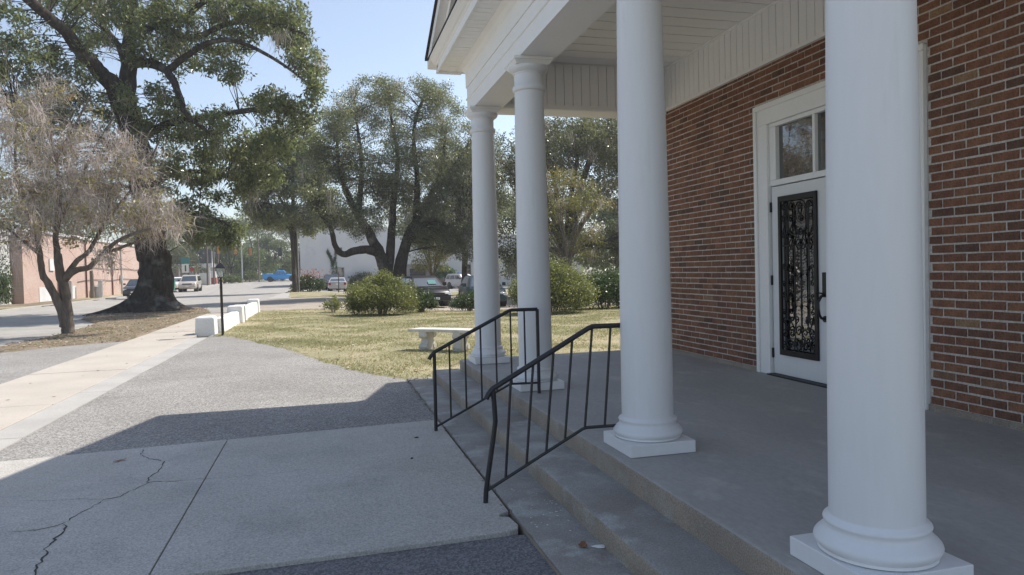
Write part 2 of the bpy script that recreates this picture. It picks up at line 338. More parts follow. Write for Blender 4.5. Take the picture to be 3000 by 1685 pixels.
# far kerb of the street, laid in lengths
kb = MB().box(-15.45, -15.3, -30, 57, -.1, .06)
tag(kb.build('kerb', MT['greyc'], bev=.015), kind='structure')
k2 = MB()
for i in range(18): k2.add([(x, 57+i*3.+dy, H(x, 57+i*3+dy)+z) for x in (-15.45, -14.6) for dy in (0.01, 2.99) for z in (-.1, .09)], [(0, 1, 3, 2), (4, 6, 7, 5), (0, 4, 5, 1), (2, 3, 7, 6), (1, 5, 7, 3), (0, 2, 6, 4)])
tag(k2.build('kerb', MT['greyc']), kind='structure')
sb = sheet('stop_line', [(-14.2, 111.2), (-9.2, 111.2), (-9.2, 111.75), (-14.2, 111.75)], -.022, MT['paperwhite'], 2)
# sidewalk of cream slabs with open joints, grey gutter strip beside it
sw = bpy.data.objects.new('sidewalk', None); col.objects.link(sw); sw['kind'] = 'structure'
y = -3.2; k = 0
joints = [-3.2]
while joints[-1] < 29: joints.append(joints[-1]+1.55)
for a, b in zip(joints, joints[1:]):
    MB().box(-4.40, -3.055, a+.006, b-.006, -.1, .012+random.uniform(-.004, .004)).build('slab', MT['cream'], sw, bev=.006)
gs = bpy.data.objects.new('gutter_strip', None); col.objects.link(gs); gs['kind'] = 'structure'
for i in range(8):
    a = -3.2+i*2.65
    MB().add([(-3.047, a+.005, -.1), (-2.715+random.uniform(-.02, .02), a+.005, -.1), (-2.715+random.uniform(-.02, .02), min(18.15, a+2.645), -.1), (-3.047, min(18.15, a+2.645), -.1),
              (-3.047, a+.005, .006), (-2.715, a+.005, .0), (-2.715, min(18.15, a+2.645), .0), (-3.047, min(18.15, a+2.645), .006)],
             [(0, 3, 2, 1), (4, 5, 6, 7), (0, 1, 5, 4), (1, 2, 6, 5), (2, 3, 7, 6), (3, 0, 4, 7)]).build('slab', MT['greyc'], gs)
# concrete walk in front of the steps
wk = bpy.data.objects.new('concrete_walk', None); col.objects.link(wk); wk['kind'] = 'structure'
def slabpoly(poly, z0, z1):
    n = len(poly); m = MB(); m.add([(x, y_, z0) for x, y_ in poly]+[(x, y_, z1) for x, y_ in poly], [tuple(range(n))[::-1], tuple(range(n, 2*n))]+[(i, (i+1) % n, n+(i+1) % n, n+i) for i in range(n)]); return m
slabpoly([(-2.69, 3.62), (-.863, 3.665), (-.864, 6.60), (-2.69, 6.44)], -.1, .007).build('slab', MT['slab'], wk, bev=.004)
slabpoly([(-.856, 3.667), (.55, 3.70), (.93, 3.72), (.985, 3.745), (1.0, 3.80), (.985, 3.93), (.93, 3.96), (.95, 4.0), (1.005, 4.03), (1.0, 6.74), (.5, 6.71), (-.857, 6.605)], -.1, .005).build('slab', MT['slab'], wk, bev=.004)
def crack(pts, w0, w1, seed, z=.0088):
    rr = random.Random(seed); P = []
    for (a, b) in zip(pts, pts[1:]):
        L = math.hypot(b[0]-a[0], b[1]-a[1]); n = max(1, int(L/.035))
        for k in range(n):
            t = k/n; P.append((a[0]+(b[0]-a[0])*t+rr.uniform(-.011, .011), a[1]+(b[1]-a[1])*t+rr.uniform(-.011, .011)))
    P.append(pts[-1]); V = []; F = []
    for i, p in enumerate(P):
        q0 = P[max(i-1, 0)]; q1 = P[min(i+1, len(P)-1)]; d = Vector((q1[0]-q0[0], q1[1]-q0[1])).normalized(); t = i/len(P)
        ww = (w0+(w1-w0)*t)*rr.uniform(.15, 1.15); V += [(p[0]-d.y*ww, p[1]+d.x*ww, z), (p[0]+d.y*ww, p[1]-d.x*ww, z)]
        if i: F.append((2*i-2, 2*i-1, 2*i+1, 2*i))
    return MB().add(V, F).build('crack', MT['crack'], wk)
crack([(-1.38, 3.64), (-1.4, 3.9), (-1.43, 3.99), (-1.44, 4.2), (-1.48, 4.26), (-1.48, 4.56), (-1.52, 4.67), (-1.49, 4.83), (-1.45, 4.94), (-1.42, 5.08), (-1.34, 5.12), (-1.29, 5.27), (-1.23, 5.39)], .009, .005, 1)
crack([(-1.23, 5.39), (-1.26, 5.53), (-1.22, 5.74), (-1.24, 5.98), (-1.38, 6.11), (-1.48, 6.28), (-1.5, 6.5)], .005, .004, 2)
crack([(-1.23, 5.39), (-1.19, 5.42), (-1.07, 5.38), (-.94, 5.37), (-.87, 5.38)], .004, .003, 3)
crack([(-.85, 5.38), (-.62, 5.34), (-.34, 5.34), (-.24, 5.37), (-.1, 5.36)], .0026, .001, 4, .007)
crack([(-1.52, 4.67), (-1.56, 4.62), (-1.63, 4.59), (-1.74, 4.61), (-1.83, 4.62), (-2.2, 4.7)], .004, .002, 5)
crack([(-1.42, 5.08), (-1.58, 5.15), (-1.79, 5.18), (-1.95, 5.25)], .0025, .001, 6)

# ---------------------------------------------------------------- the church with its portico
CH = thing('church_building', 'red brick church with white columned portico over a concrete porch', 'church', (0, 0, 0))
WX = 4.43; FZ = .275
def worn(name, x0, x1, y0, y1, zt, seed):
    """concrete tread or floor slab whose front edge is chipped and rounded"""
    rr = random.Random(seed); V = []; F = []; n = int((y1-y0)/.045); e = [0.]
    for k in range(n+1): e.append(e[-1]*.7+rr.uniform(-.004, .004))
    for k in range(n+1):
        y_ = y0+(y1-y0)*k/n; c_ = abs(e[k])+(rr.uniform(.004, .016) if rr.random() < .08 else 0); q = e[k+1]*.5
        V += [(x0+.004+q, y_, -.1), (x0+q*.5, y_, zt*.45), (x0+q*.6, y_, zt-.020-c_), (x0+.005+c_*.5, y_, zt-.007-c_*.5), (x0+.018+c_, y_, zt-.0005), (x1, y_, zt), (x1, y_, -.1)]
    m_ = []
    for k in range(n):
        for j_ in range(6): F.append((k*7+j_, k*7+7+j_, k*7+8+j_, k*7+1+j_)); m_.append(1 if j_ < 3 else 0)
    F += [tuple(range(7)), tuple(range(n*7, n*7+7))[::-1]]; m_ += [1, 1]
    mb = MB().add(V, F); mb.m = m_; return mb.build(name, [MT['porch'] if name == 'porch_floor' else MT['step'], MT['riser']], CH, True, 50)
worn('porch_floor', 1.66, 4.44, .4, 9.05, FZ, 1); worn('step', 1.325, 1.672, .35, 9.22, .135, 2); worn('step', 1.015, 1.337, .35, 9.47, .012, 3)
# columns
COLY = [2.194, 4.127, 6.596, 8.66]; CX = 1.955; AB = 3.415
prof = [(.150, .2), (.1625, .205), (.1625, .34)]
for i in range(1, 13):
    t = i/12; prof.append((.1625-.024*(t**1.8), .34+t*(AB-.34-.30)))
prof += [(.1385, AB-.30), (.1385, AB-.298)]
capp = [(.1385, AB-.30), (.150, AB-.298), (.157, AB-.288), (.159, AB-.272), (.157, AB-.256), (.150, AB-.246), (.1385, AB-.236), (.1385, AB-.140), (.146, AB-.134), (.146, AB-.125), (.150, AB-.122), (.170, AB-.112), (.186, AB-.095), (.192, AB-.075), (.190, AB-.066), (.15, AB-.064)]
torus = [(.19, .0), (.205, .004)]+[(.192+.026*math.sin(math.pi*i/8), .006+.066*i/8) for i in range(1, 8)]+[(.192, .073), (.186, .078), (.178, .088), (.178, .094)]+[(.172+.012*math.sin(math.pi*i/6), .096+.03*i/6) for i in range(1, 6)]+[(.166, .128), (.162, .134), (.15, .135)]
col0 = None
for yc in COLY:
    if col0 is None:
        col0 = bpy.data.objects.new('column', None); col.objects.link(col0); col0.parent = CH; col0.location = (CX, yc, 0)
        MB().box(-.216, .216, -.216, .216, FZ+.002, FZ+.077).build('plinth', MT['white'], col0, bev=.004)
        MB().lathe([(r_, z+FZ+.077) for r_, z in torus], 56).build('base_moulding', MT['white'], col0, True, 50)
        MB().lathe(prof, 64).build('shaft', MT['white'], col0, True)
        MB().lathe(capp, 56).build('capital', MT['white'], col0, True, 50)
        ab = MB().frustum((0, 0), AB-.066, AB-.03, .160, .160, .186, .186).frustum((0, 0), AB-.029, AB-.001, .19, .19, .19, .19)
        ab.build('abacus', MT['trim'], col0, bev=.002)
    else:
        c = copy_tree(col0, CH); c.location = (CX, yc, 0)
# entablature: profiles swept round the three open sides
XF, YN, YF, XB = 1.825, 1.87, 8.93, 4.42
def sweep(pr, name, m, closed=True, xb=XB):
    V = []; n = len(pr)
    for o_, z in pr: V += [(xb, YN-o_, z), (XF-o_, YN-o_, z), (XF-o_, YF+o_, z), (xb, YF+o_, z)]
    F = []
    for i in range(n if closed else n-1):
        j = (i+1) % n
        for k in range(3): F.append((i*4+k, j*4+k, j*4+k+1, i*4+k+1))
    if closed: F += [tuple(i*4 for i in range(n)), tuple(i*4+3 for i in range(n))[::-1]]
    return MB().add(V, F).build(name, m, CH)
sweep([(0, AB), (0, 3.578), (.014, 3.584), (.014, 3.60), (0, 3.606), (0, 3.735), (-.36, 3.735), (-.36, AB)], 'architrave', MT['trim'])
sweep([(.012, 3.737), (.012, 3.80), (.012, 3.925), (.026, 3.937), (.05, 3.965), (.075, 4.022), (.075, 4.05), (-.36, 4.05), (-.36, 3.737)], 'frieze', MT['trim'])
sweep([(.305, 4.006), (.325, 4.006), (.325, 4.09), (.34, 4.10), (.34, 4.115), (.365, 4.125), (.40, 4.155), (.425, 4.17), (.425, 4.187), (.30, 4.21), (.305, 4.05)], 'cornice', MT['trim'], xb=3.6)
sweep([(.428, 4.184), (.436, 4.19), (.436, 4.20), (.01, 4.33), (.0, 4.32), (.30, 4.215)], 'pent_roof', MT['shingle'], xb=3.6)
# soffit boards under the cornice, each its own strip
i = 0; y = YN-.2
while y < YF+.3:
    MB().box(XF-.306, XF-.074, y+.0035, y+.1115, 4.028+random.uniform(-.001, .001), 4.038).build('soffit_board', MT['board'], CH); y += .115
x = XF-.2
while x < 3.5:
    for yy in (YF+.08, YN-.306): MB().box(x+.0035, x+.1115, yy, yy+.225, 4.0225, 4.0275).build('soffit_board', MT['board'], CH)
    x += .115
# porch ceiling of narrow boards, vertical boards on the wall frieze and the inside of the end beams
ceil_ = bpy.data.objects.new('porch_ceiling', None); col.objects.link(ceil_); ceil_.parent = CH
bm_ = MB().box(0, WX-XF-.3, 0, .1195, 0, .012).mesh('ceiling_board', MT['board'])
y = YN+.34; k = 0
while y < YF-.34:
    b = bpy.data.objects.new('ceiling_board', bm_); col.objects.link(b); b.parent = ceil_; b.location = (XF+.33, y, 4.005+(k % 2)*.0035); y += .127; k += 1
bv = MB().box(0, .012, 0, .1085, 3.475, 3.985).mesh('frieze_board', MT['board']); y = 2.26; wf = bpy.data.objects.new('wall_frieze', None); col.objects.link(wf); wf.parent = CH
while y < YF-.42:
    b = bpy.data.objects.new('board', bv); col.objects.link(b); b.parent = wf; b.location = (WX-.035+random.uniform(-.0015, .0015), y, 0); y += .1155
MB().box(WX-.05, WX+.1, 2.2, YF-.3, 3.44, 3.478).build('frieze_trim', MT['trim'], CH, bev=.003)
MB().box(WX-.045, WX-.015, 2.2, YF-.3, 3.982, 4.01).build('frieze_trim', MT['trim'], CH, bev=.003)
bh = MB().box(0, .1085, 0, .012, 3.475, 3.985).mesh('beam_board', MT['board'])
for yy in (YF-.36-.014, YN+.362):
    eb = bpy.data.objects.new('end_beam_lining', None); col.objects.link(eb); eb.parent = CH
    x = XF+.37
    while x < WX-.12:
        b = bpy.data.objects.new('board', bh); col.objects.link(b); b.parent = eb; b.location = (x, yy+random.uniform(-.001, .001), 0); x += .1155
    MB().box(XF+.36, WX-.05, yy-.012, yy+.022, AB+.004, 3.474).build('trim', MT['trim'], eb, bev=.003)
MB().box(XF+.361, XF+.385, YN+.36, YF-.36, 3.985, 4.012).build('ceiling_trim', MT['trim'], CH)
# roof: one pair of slopes, the main roof reaching lower than the portico's
RY, SL = 5.40, .42
def zr(y_): return 4.215+SL*((YF+.47)-abs(y_-RY)-RY)
def zm(y_): return 5.34+.47*(9.81-RY-abs(y_-RY))
def roofpair(x0, x1, ye, name, t0=.0, t1=.03, m='shingle', fz=None):
    mb = MB(); fz = fz or zr
    for s in (-1, 1):
        e = RY+s*ye
        mb.prism([(RY, fz(RY)+t0), (e, fz(e)+t0), (e, fz(e)+t1), (RY, fz(RY)+t1)], x0, x1, 'x')
    return mb.build(name, MT[m], CH)
PE = YF+.47-RY; ME = 5.45
roofpair(1.37, 4.6, PE+.03, 'portico_roof'); roofpair(4.3, 22, ME, 'main_roof', fz=zm)
roofpair(1.40, 1.83, PE, 'rake_fascia', -.13, -.004, 'trim'); roofpair(1.50, 1.83, PE-.08, 'rake_board', -.24, -.132, 'trim')
roofpair(4.32, 4.42, ME-.03, 'main_rake_fascia', -.2, -.004, 'trim', fz=zm)
MB().prism([(YN-.02, 4.25), (YF+.02, 4.25), (RY, zr(RY)-.2)], 1.84, 1.9, 'x').build('tympanum', MT['trim'], CH)
tb = 1.9
while tb < 8.9:
    zt = min(zr(tb), zr(tb+.1))-.24
    if zt > 4.36: MB().box(1.825, 1.838, tb, tb+.196, 4.30, zt).build('siding_board', MT['board'], CH)
    tb += .2
# walls: mortar core with openings, bricks set proud of it
OY0, OY1, OZ = 4.405, 6.60, 3.045
ww = MB().box(WX+.001, WX+.3, .7, OY0, 0, 4.9).box(WX+.001, WX+.3, OY1, 9.97, 0, 4.9).box(WX+.001, WX+.3, OY0, OY1, OZ, 4.9)
ww.prism([(.7, 4.9), (9.97, 4.9), (RY, 7.1)], WX+.02, WX+.3, 'x').box(WX+.3, 20, .7, 1., 0, 4.9).box(WX+.3, 20, 9.67, 9.97, 0, 4.9).box(19.7, 20, 1, 9.67, 0, 4.9)
wall = ww.build('wall', MT['mortar'], CH)
for a, b in ((.7, OY0), (OY1, 9.97)): MB().box(WX-.012, WX+.012, a, b, FZ, FZ+.045).build('wall_footing', MT['riser'], CH)
BLp, BC = .2032, .0672; rb = random.Random(21); bricks = []
nrow = int((3.86-FZ-.05)/BC)+1
for r_ in range(nrow):
    z0 = FZ+.05+r_*BC; off = .5*BLp*(r_ % 2)
    yj = 9.965-off
    y = 9.965
    edges = [9.965]
    if off: edges.append(9.965-off)
    while edges[-1] > .72: edges.append(edges[-1]-BLp)
    for a, b in zip(edges, edges[1:]):
        lo, hi = b+.006, a-.006
        segs = [(lo, hi)]
        if z0 < OZ:
            if hi <= OY0-.012 or lo >= OY1+.012: pass
            elif lo < OY0-.012 and hi > OY0-.012: segs = [(lo, OY0-.012)]
            elif lo < OY1+.012 and hi > OY1+.012: segs = [(OY1+.012, hi)]
            else: segs = []
        for l, h in segs:
            if h-l > .03: bricks.append((l, h, z0))
def bcol(): return rb.choices(range(8), BW)[0]
vis = []
for l, h, z0 in bricks:
    yc = (l+h)/2; d = math.hypot(WX, yc)
    inview = 2.9 < yc < 8.7 and not (z0 > 3.4)
    vis.append((inview, -d, l, h, z0))
order = sorted(vis, key=lambda q: (not q[0], -q[1]))
shapes = {}
def brickmesh(L, c, var):
    key = (round(L, 3), c, var)
    if key not in shapes:
        r3 = random.Random(hash(key) & 0xffff); j = lambda a=.0022: r3.uniform(-a, a); e = .0022
        hh = .0550
        ring = [(-L/2+j(), 0+j()), (L/2+j(), 0+j()), (L/2+j(), hh+j()), (-L/2+j(), hh+j())]
        V = [(0, y_, z) for y_, z in ring]; cx = hh/2
        V += [(-.0045, y_*(1-2*e/L), cx+(z-cx)*(1-2*e/hh)) for y_, z in ring]
        V += [(.02, y_, z) for y_, z in ring]
        F = [(4, 5, 6, 7)]+[(i, (i+1) % 4, 4+(i+1) % 4, 4+i) for i in range(4)]+[(8+i, 8+(i+1) % 4, (i+1) % 4, i) for i in range(4)]
        shapes[key] = MB().add(V, F).mesh('brick', BRICK[c])
    return shapes[key]
rest = MB()
for k, (iv, _, l, h, z0) in enumerate(order):
    c = bcol(); L = h-l
    if k < 300:
        b = bpy.data.objects.new('brick', brickmesh(L, c, rb.randrange(4))); col.objects.link(b); b.parent = wall
        b.location = (WX+rb.uniform(-.002, .002), (l+h)/2, z0+rb.uniform(-.0012, .0012)); b.rotation_euler = (rb.uniform(-.008, .008), rb.uniform(-.02, .02), rb.uniform(-.008, .008))
    else:
        dx = rb.uniform(-.002, .002); j = lambda: rb.uniform(-.002, .002)
        V = [(WX+dx, l+j(), z0+j()), (WX+dx, h+j(), z0+j()), (WX+dx, h+j(), z0+.0550+j()), (WX+dx, l+j(), z0+.0550+j())]
        V += [(WX+dx-.0045, a+(.002 if i in (0, 3) else -.002), b+(.002 if i < 2 else -.002)) for i, (_, a, b) in enumerate(V)]
        V += [(WX+.02, a, b) for _, a, b in V[:4]]
        rest.add(V, [(4, 5, 6, 7)]+[(i, (i+1) % 4, 4+(i+1) % 4, 4+i) for i in range(4)]+[(8+i, 8+(i+1) % 4, (i+1) % 4, i) for i in range(4)], c)
rb_ = rest.build('brickwork', BRICK, wall); rb_['kind'] = 'stuff'
# door case, transom and the pair of doors
def dframe():
    fr = bpy.data.objects.new('door_frame', None); col.objects.link(fr); fr.parent = CH
    m = MB()
    for a, b in ((OY1-.21, OY1-.004), (OY0+.004, OY0+.21)): m.box(WX-.018, WX+.10, a, b, FZ, OZ-.205)
    m.box(WX-.018, WX+.10, OY0+.004, OY1-.004, OZ-.204, OZ-.004); m.build('casing', MT['trim'], fr, bev=.004)
    m = MB()
    for a, b in ((OY1-.05, OY1-.0), (OY0, OY0+.05)): m.box(WX-.038, WX-.019, a, b, FZ, OZ-.052)
    m.box(WX-.038, WX-.019, OY0, OY1, OZ-.05, OZ+.002); m.build('backband', MT['trim'], fr, bev=.005)
    a, b = OY0+.211, OY1-.211
    m = MB().box(WX+.01, WX+.10, a, b, 2.205, 2.262).box(WX+.01, WX+.10, a, b, 2.80, 2.839).box(WX+.01, WX+.10, a, a+.105, 2.263, 2.799).box(WX+.01, WX+.10, b-.105, b, 2.263, 2.799)
    for yy in (5.72, 5.27): m.box(WX+.02, WX+.09, yy-.018, yy+.018, 2.263, 2.799)
    m.build('transom_bar', MT['trim'], fr, bev=.004)
    for l, h in ((a+.106, 5.251), (5.289, 5.701), (5.739, b-.106)): MB().box(WX+.055, WX+.062, l, h, 2.264, 2.798).build('pane', MT['glass'], fr)
    MB().box(WX-.06, WX+.12, a-.0, b, FZ+.001, FZ+.014).build('threshold', MT['black'], fr)
dframe()
MB().box(WX+.2, WX+.24, OY0+.1, OY1-.1, FZ, OZ-.05).build('door_backing', MT['black'], CH)  # black panel closing the opening behind the doors
def scroll(mb, cy_, cz, r_, a0, turns, sgn=1, x=WX+.006, rad=.0065, tail=None):
    """wrought scroll: a spiral, with an optional tail swept to another point"""
    pts = []; n = int(14*turns)
    for i in range(n+1):
        t = i/n; a = a0+sgn*t*turns*2*math.pi; rr_ = r_*(.22+.78*t); pts.append((x, cy_+rr_*math.cos(a), cz+rr_*math.sin(a)))
    if tail:
        p = pts[-1]; q = pts[-2]; d = Vector(p)-Vector(q); d.normalize(); L = math.hypot(tail[0]-p[1], tail[1]-p[2])
        c1 = Vector(p)+d*L*.45; e = Vector((x, tail[0], tail[1]))
        for i in range(1, 9):
            t = i/8; pts.append(tuple((1-t)**2*Vector(p)+2*t*(1-t)*c1+t*t*e))
    mb.tube(pts, rad, 5)
def door(yh, yl, sg):
    """yh hinge side, yl lock side, sg +1 when hinges are at the greater y"""
    d = bpy.data.objects.new('door', None); col.objects.link(d); d.parent = CH; d['label'] = 'white door with wrought iron scroll grille over dark glass'
    lo, hi = min(yh, yl), max(yh, yl); z0, z1 = FZ+.018, 2.195; c = (lo+hi)/2+sg*.017; gh = .286; g0, g1 = .495, 2.085
    m = MB().box(WX+.02, WX+.065, lo, c-gh+.02, z0, z1).box(WX+.02, WX+.065, c+gh-.02, hi, z0, z1).box(WX+.02, WX+.065, c-gh+.02, c+gh-.02, z0, g0+.02).box(WX+.02, WX+.065, c-gh+.02, c+gh-.02, g1-.02, z1)
    m.build('door_leaf', MT['white'], d, bev=.002)
    MB().box(WX+.045, WX+.052, c-gh+.02, c+gh-.02, g0+.02, g1-.02).build('glass', MT['wavy'], d)
    m = MB(); fx0, fx1 = WX-.006, WX+.0195
    m.box(fx0, fx1, c-gh, c-gh+.038, g0, g1).box(fx0, fx1, c+gh-.038, c+gh, g0, g1).box(fx0, fx1, c-gh+.038, c+gh-.038, g0, g0+.055).box(fx0, fx1, c-gh+.038, c+gh-.038, g1-.055, g1)
    m.build('grille_frame', MT['bronze'], d, bev=.003)
    m = MB(); ih = gh-.04; xx = WX+.009; zb, zt = g0+.056, g1-.056
    for u, a, b in ((-.165, zb+.30, zt-.02), (-.045, zb+.22, zt-.46), (.045, zb+.22, zt-.46), (.165, zb+.30, zt-.02)):
        m.tube([(xx, c+u, a), (xx, c+u, b)], .0075, 6)
        for zk in (.99, 1.30, 1.62):
            zz = zk+(.06 if abs(u) > .1 else 0)
            m.lathe([(.008, zz-.028), (.013, zz-.026), (.008, zz-.018), (.017, zz), (.008, zz+.018), (.013, zz+.026), (.008, zz+.028)], 8, (xx, c+u, 0))
    for s in (-1, 1):
        f_ = lambda u: c+s*u
        scroll(m, f_(.075), zt-.42, .052, math.pi/2-s*1.2, 1.2, -s, tail=(f_(.0), zt-.28))
        scroll(m, f_(.055), zt-.30, .040, -math.pi/2, 1.1, s, tail=(f_(.135), zt-.10))
        scroll(m, f_(.07), zt-.055, .045, math.pi/2, 1.2, -s, tail=(f_(.11), zt-.30))
        scroll(m, f_(.20), zt-.055, .042, math.pi/2, 1.2, s, tail=(f_(.14), zt-.26))
        scroll(m, f_(.205), zt-.17, .034, 0, 1.3, s, tail=(f_(.225), zt-.30)); scroll(m, f_(.215), zt-.33, .038, math.pi, 1.2, -s, tail=(f_(.165), zt-.42))
        scroll(m, f_(.035), zt-.17, .030, math.pi, 1.2, s, tail=(f_(.02), zt-.05))
        for zc in (1.30, 1.02): scroll(m, f_(.215), zc+.08, .024, 0, 1.2, s, tail=(f_(.20), zc-.03)); scroll(m, f_(.215), zc-.08, .024, 0, 1.2, -s, tail=(f_(.20), zc+.03))
        scroll(m, f_(.20), zb+.30, .034, 0, 1.2, -s, tail=(f_(.165), zb+.20)); scroll(m, f_(.13), zb+.31, .034, math.pi, 1.2, s, tail=(f_(.165), zb+.20))
        scroll(m, f_(.10), zb+.19, .045, 0, 1.2, s, tail=(f_(.045), zb+.05)); scroll(m, f_(.205), zb+.16, .048, math.pi/2, 1.2, -s, tail=(f_(.22), zb+.02))
        scroll(m, f_(.045), zb+.10, .04, -math.pi/2, 1.2, s, tail=(f_(.0), zb+.01)); scroll(m, f_(.14), zb+.065, .05, math.pi/2, 1.2, s, tail=(f_(.07), zb+.005)); scroll(m, f_(.22), zb+.06, .03, 0, 1.2, -s)
        scroll(m, f_(.045), zb+.22, .034, -math.pi/2, 1.1, -s)
    m.tube([(xx, c-ih, zt-.44), (xx, c+ih, zt-.44)], .006, 5)
    m.build('grille_scrollwork', MT['bronze'], d, True)
    for zh in (.50, 1.245, 1.99): MB().box(WX+.004, WX+.024, hi-.004 if sg > 0 else lo-.016, hi+.016 if sg > 0 else lo+.004, zh-.05, zh+.05).build('hinge', MT['bronze'], d, bev=.003)
    yk = (lo if sg > 0 else hi)+sg*.075
    MB().box(WX+.004, WX+.0195, yk-.03, yk+.03, 1.095, 1.325).build('lock_plate', MT['bronze'], d, bev=.01)
    m = MB().tube([(WX+.0, yk, 1.12), (WX-.03, yk, 1.10), (WX-.055, yk+sg*.005, 1.05), (WX-.058, yk, .99), (WX-.05, yk, .94), (WX-.03, yk, .905), (WX+.0, yk, .895)], [.012, .013, .011, .010, .011, .012, .014], 8)
    m.lathe([(.03, WX+.006), (.03, WX+.018)], 16, (0, yk, .893), 'x').tube([(WX-.01, yk, 1.13), (WX-.03, yk+sg*.03, 1.135), (WX-.035, yk+sg*.06, 1.128)], [.008, .007, .009], 6)
    m.build('handle', MT['bronze'], d, True)
door(6.372, 5.508, 1); door(4.633, 5.498, -1)
# ---------------------------------------------------------------- stair railings
def railing(label, y0, P):
    t = thing('hand_railing', label, 'railing', (P['front'][0][0], y0, 0), 0, 'iron railings on the church steps'); ox = P['front'][0][0]
    q = lambda x, z: (x-ox, 0, z)
    MB().tube([q(*p) for p in P['rail']], .0165, 10).build('handrail', MT['iron'], t, True)
    MB().tube([q(*p) for p in P['low']], .0105, 8).build('lower_rail', MT['iron'], t, True)
    for nm in ('front', 'back'):
        MB().tube([q(*p) for p in P[nm]], .0155, 10).build('post', MT['iron'], t, True)
    for a, b in P['bal']: MB().tube([q(*a), q(*b)], .0085, 8).build('baluster', MT['iron'], t, True)
    return t
def on(path, x):
    for (x0, z0), (x1, z1) in zip(path, path[1:]):
        if x0 <= x <= x1: return z0+(z1-z0)*(x-x0)/(x1-x0)
    return path[-1][1]
rail = [(.872, .645), (.893, .678), (.925, .71), (1.615, 1.048), (1.64, 1.054), (1.885, 1.052)]; low = [(.93, .045), (1.60, .372), (1.63, .378), (1.885, .372)]
railing('straight black iron railing with plumb posts, beside the lawn end of the steps', 6.27, dict(rail=rail, low=low, front=[(.918, -.04), (.922, .71)], back=[(1.885, FZ), (1.885, 1.052)],
    bal=[((x, on(low, x)), (x, on(rail, x))) for x in (1.057, 1.20, 1.345, 1.487, 1.628, 1.76)]))
rail = [(.93, .64), (.945, .668), (.972, .70), (1.60, 1.04), (1.63, 1.052), (1.90, 1.05)]; low = [(.915, .075), (1.55, .405), (1.58, .412), (1.86, .408)]
railing('black iron railing with a bent front post and leaning balusters, beside the steps', 4.22, dict(rail=rail, low=low, front=[(.907, -.04), (.915, .08), (.972, .42), (.984, .50), (.98, .60), (.974, .70)], back=[(1.885, FZ), (1.885, 1.05)],
    bal=[((a, on(low, a)), (b, on(rail, b))) for a, b in ((1.04, 1.09), (1.175, 1.235), (1.305, 1.37), (1.43, 1.495), (1.565, 1.63), (1.70, 1.755))]))

# ---------------------------------------------------------------- plants
def crom(pts, n=4):
    P = [Vector(p) for p in pts]; out = []
    for i in range(len(P)-1):
        p0, p1, p2, p3 = P[max(i-1, 0)], P[i], P[i+1], P[min(i+2, len(P)-1)]
        for k in range(n):
            t = k/n; out.append(.5*((2*p1)+(p2-p0)*t+(2*p0-5*p1+4*p2-p3)*t*t+(3*p1-p0-3*p2+p3)*t**3))
    out.append(P[-1]); return out
def unit(a): return a/np.maximum(np.linalg.norm(a, axis=1, keepdims=True), 1e-6)
def leaves(C, size, rs, droop=.3, wid=.42, vari=.35, tint=None):
    """diamond leaves at points C"""
    n = len(C); d = rs.normal(size=(n, 3)); d[:, 2] -= droop; d = unit(d)
    nn = rs.normal(size=(n, 3)); nn[:, 2] += .9; wv = unit(np.cross(d, nn)); L = size*(1-vari+2*vari*rs.random(n))[:, None]
    up_ = unit(np.cross(wv, d))
    V = np.stack([C, C+d*L*.5+wv*L*wid*.5+up_*L*.07, C+d*L, C+d*L*.5-wv*L*wid*.5+up_*L*.07], 1).reshape(-1, 3)
    q = np.arange(4*n).reshape(-1, 4); t = rs.random(n) if tint is None else tint
    return V, q, np.repeat(t, 4)
def strands(S, D, L, w0, rs, seg=3, sway=.12, gravity=0.):
    """thin tapering ribbons from S along D (length L)"""
    n = len(S); side = unit(np.cross(D, rs.normal(size=(n, 3)))); V = []; p = S.copy(); d = D.copy()
    for k in range(seg+1):
        ww = (w0*(1-k/(seg+.25)))[:, None]*side; V += [p-ww, p+ww]
        d = unit(d+rs.normal(size=(n, 3))*sway+np.array([0, 0, -gravity])); p = p+d*(L/seg)[:, None]
    V = np.stack(V, 1); m = 2*(seg+1); base = (np.arange(n)*m)[:, None]
    q = np.concatenate([base+np.array([[2*k, 2*k+1, 2*k+3, 2*k+2]]) for k in range(seg)], 0)
    return V.reshape(-1, 3), q, np.repeat(rs.random(n), m)
def join(parts):
    V = []; Q = []; T = []; b = 0
    for v, q, t in parts:
        V.append(v); Q.append(q+b); T.append(t); b += len(v)
    return np.concatenate(V), np.concatenate(Q), np.concatenate(T)
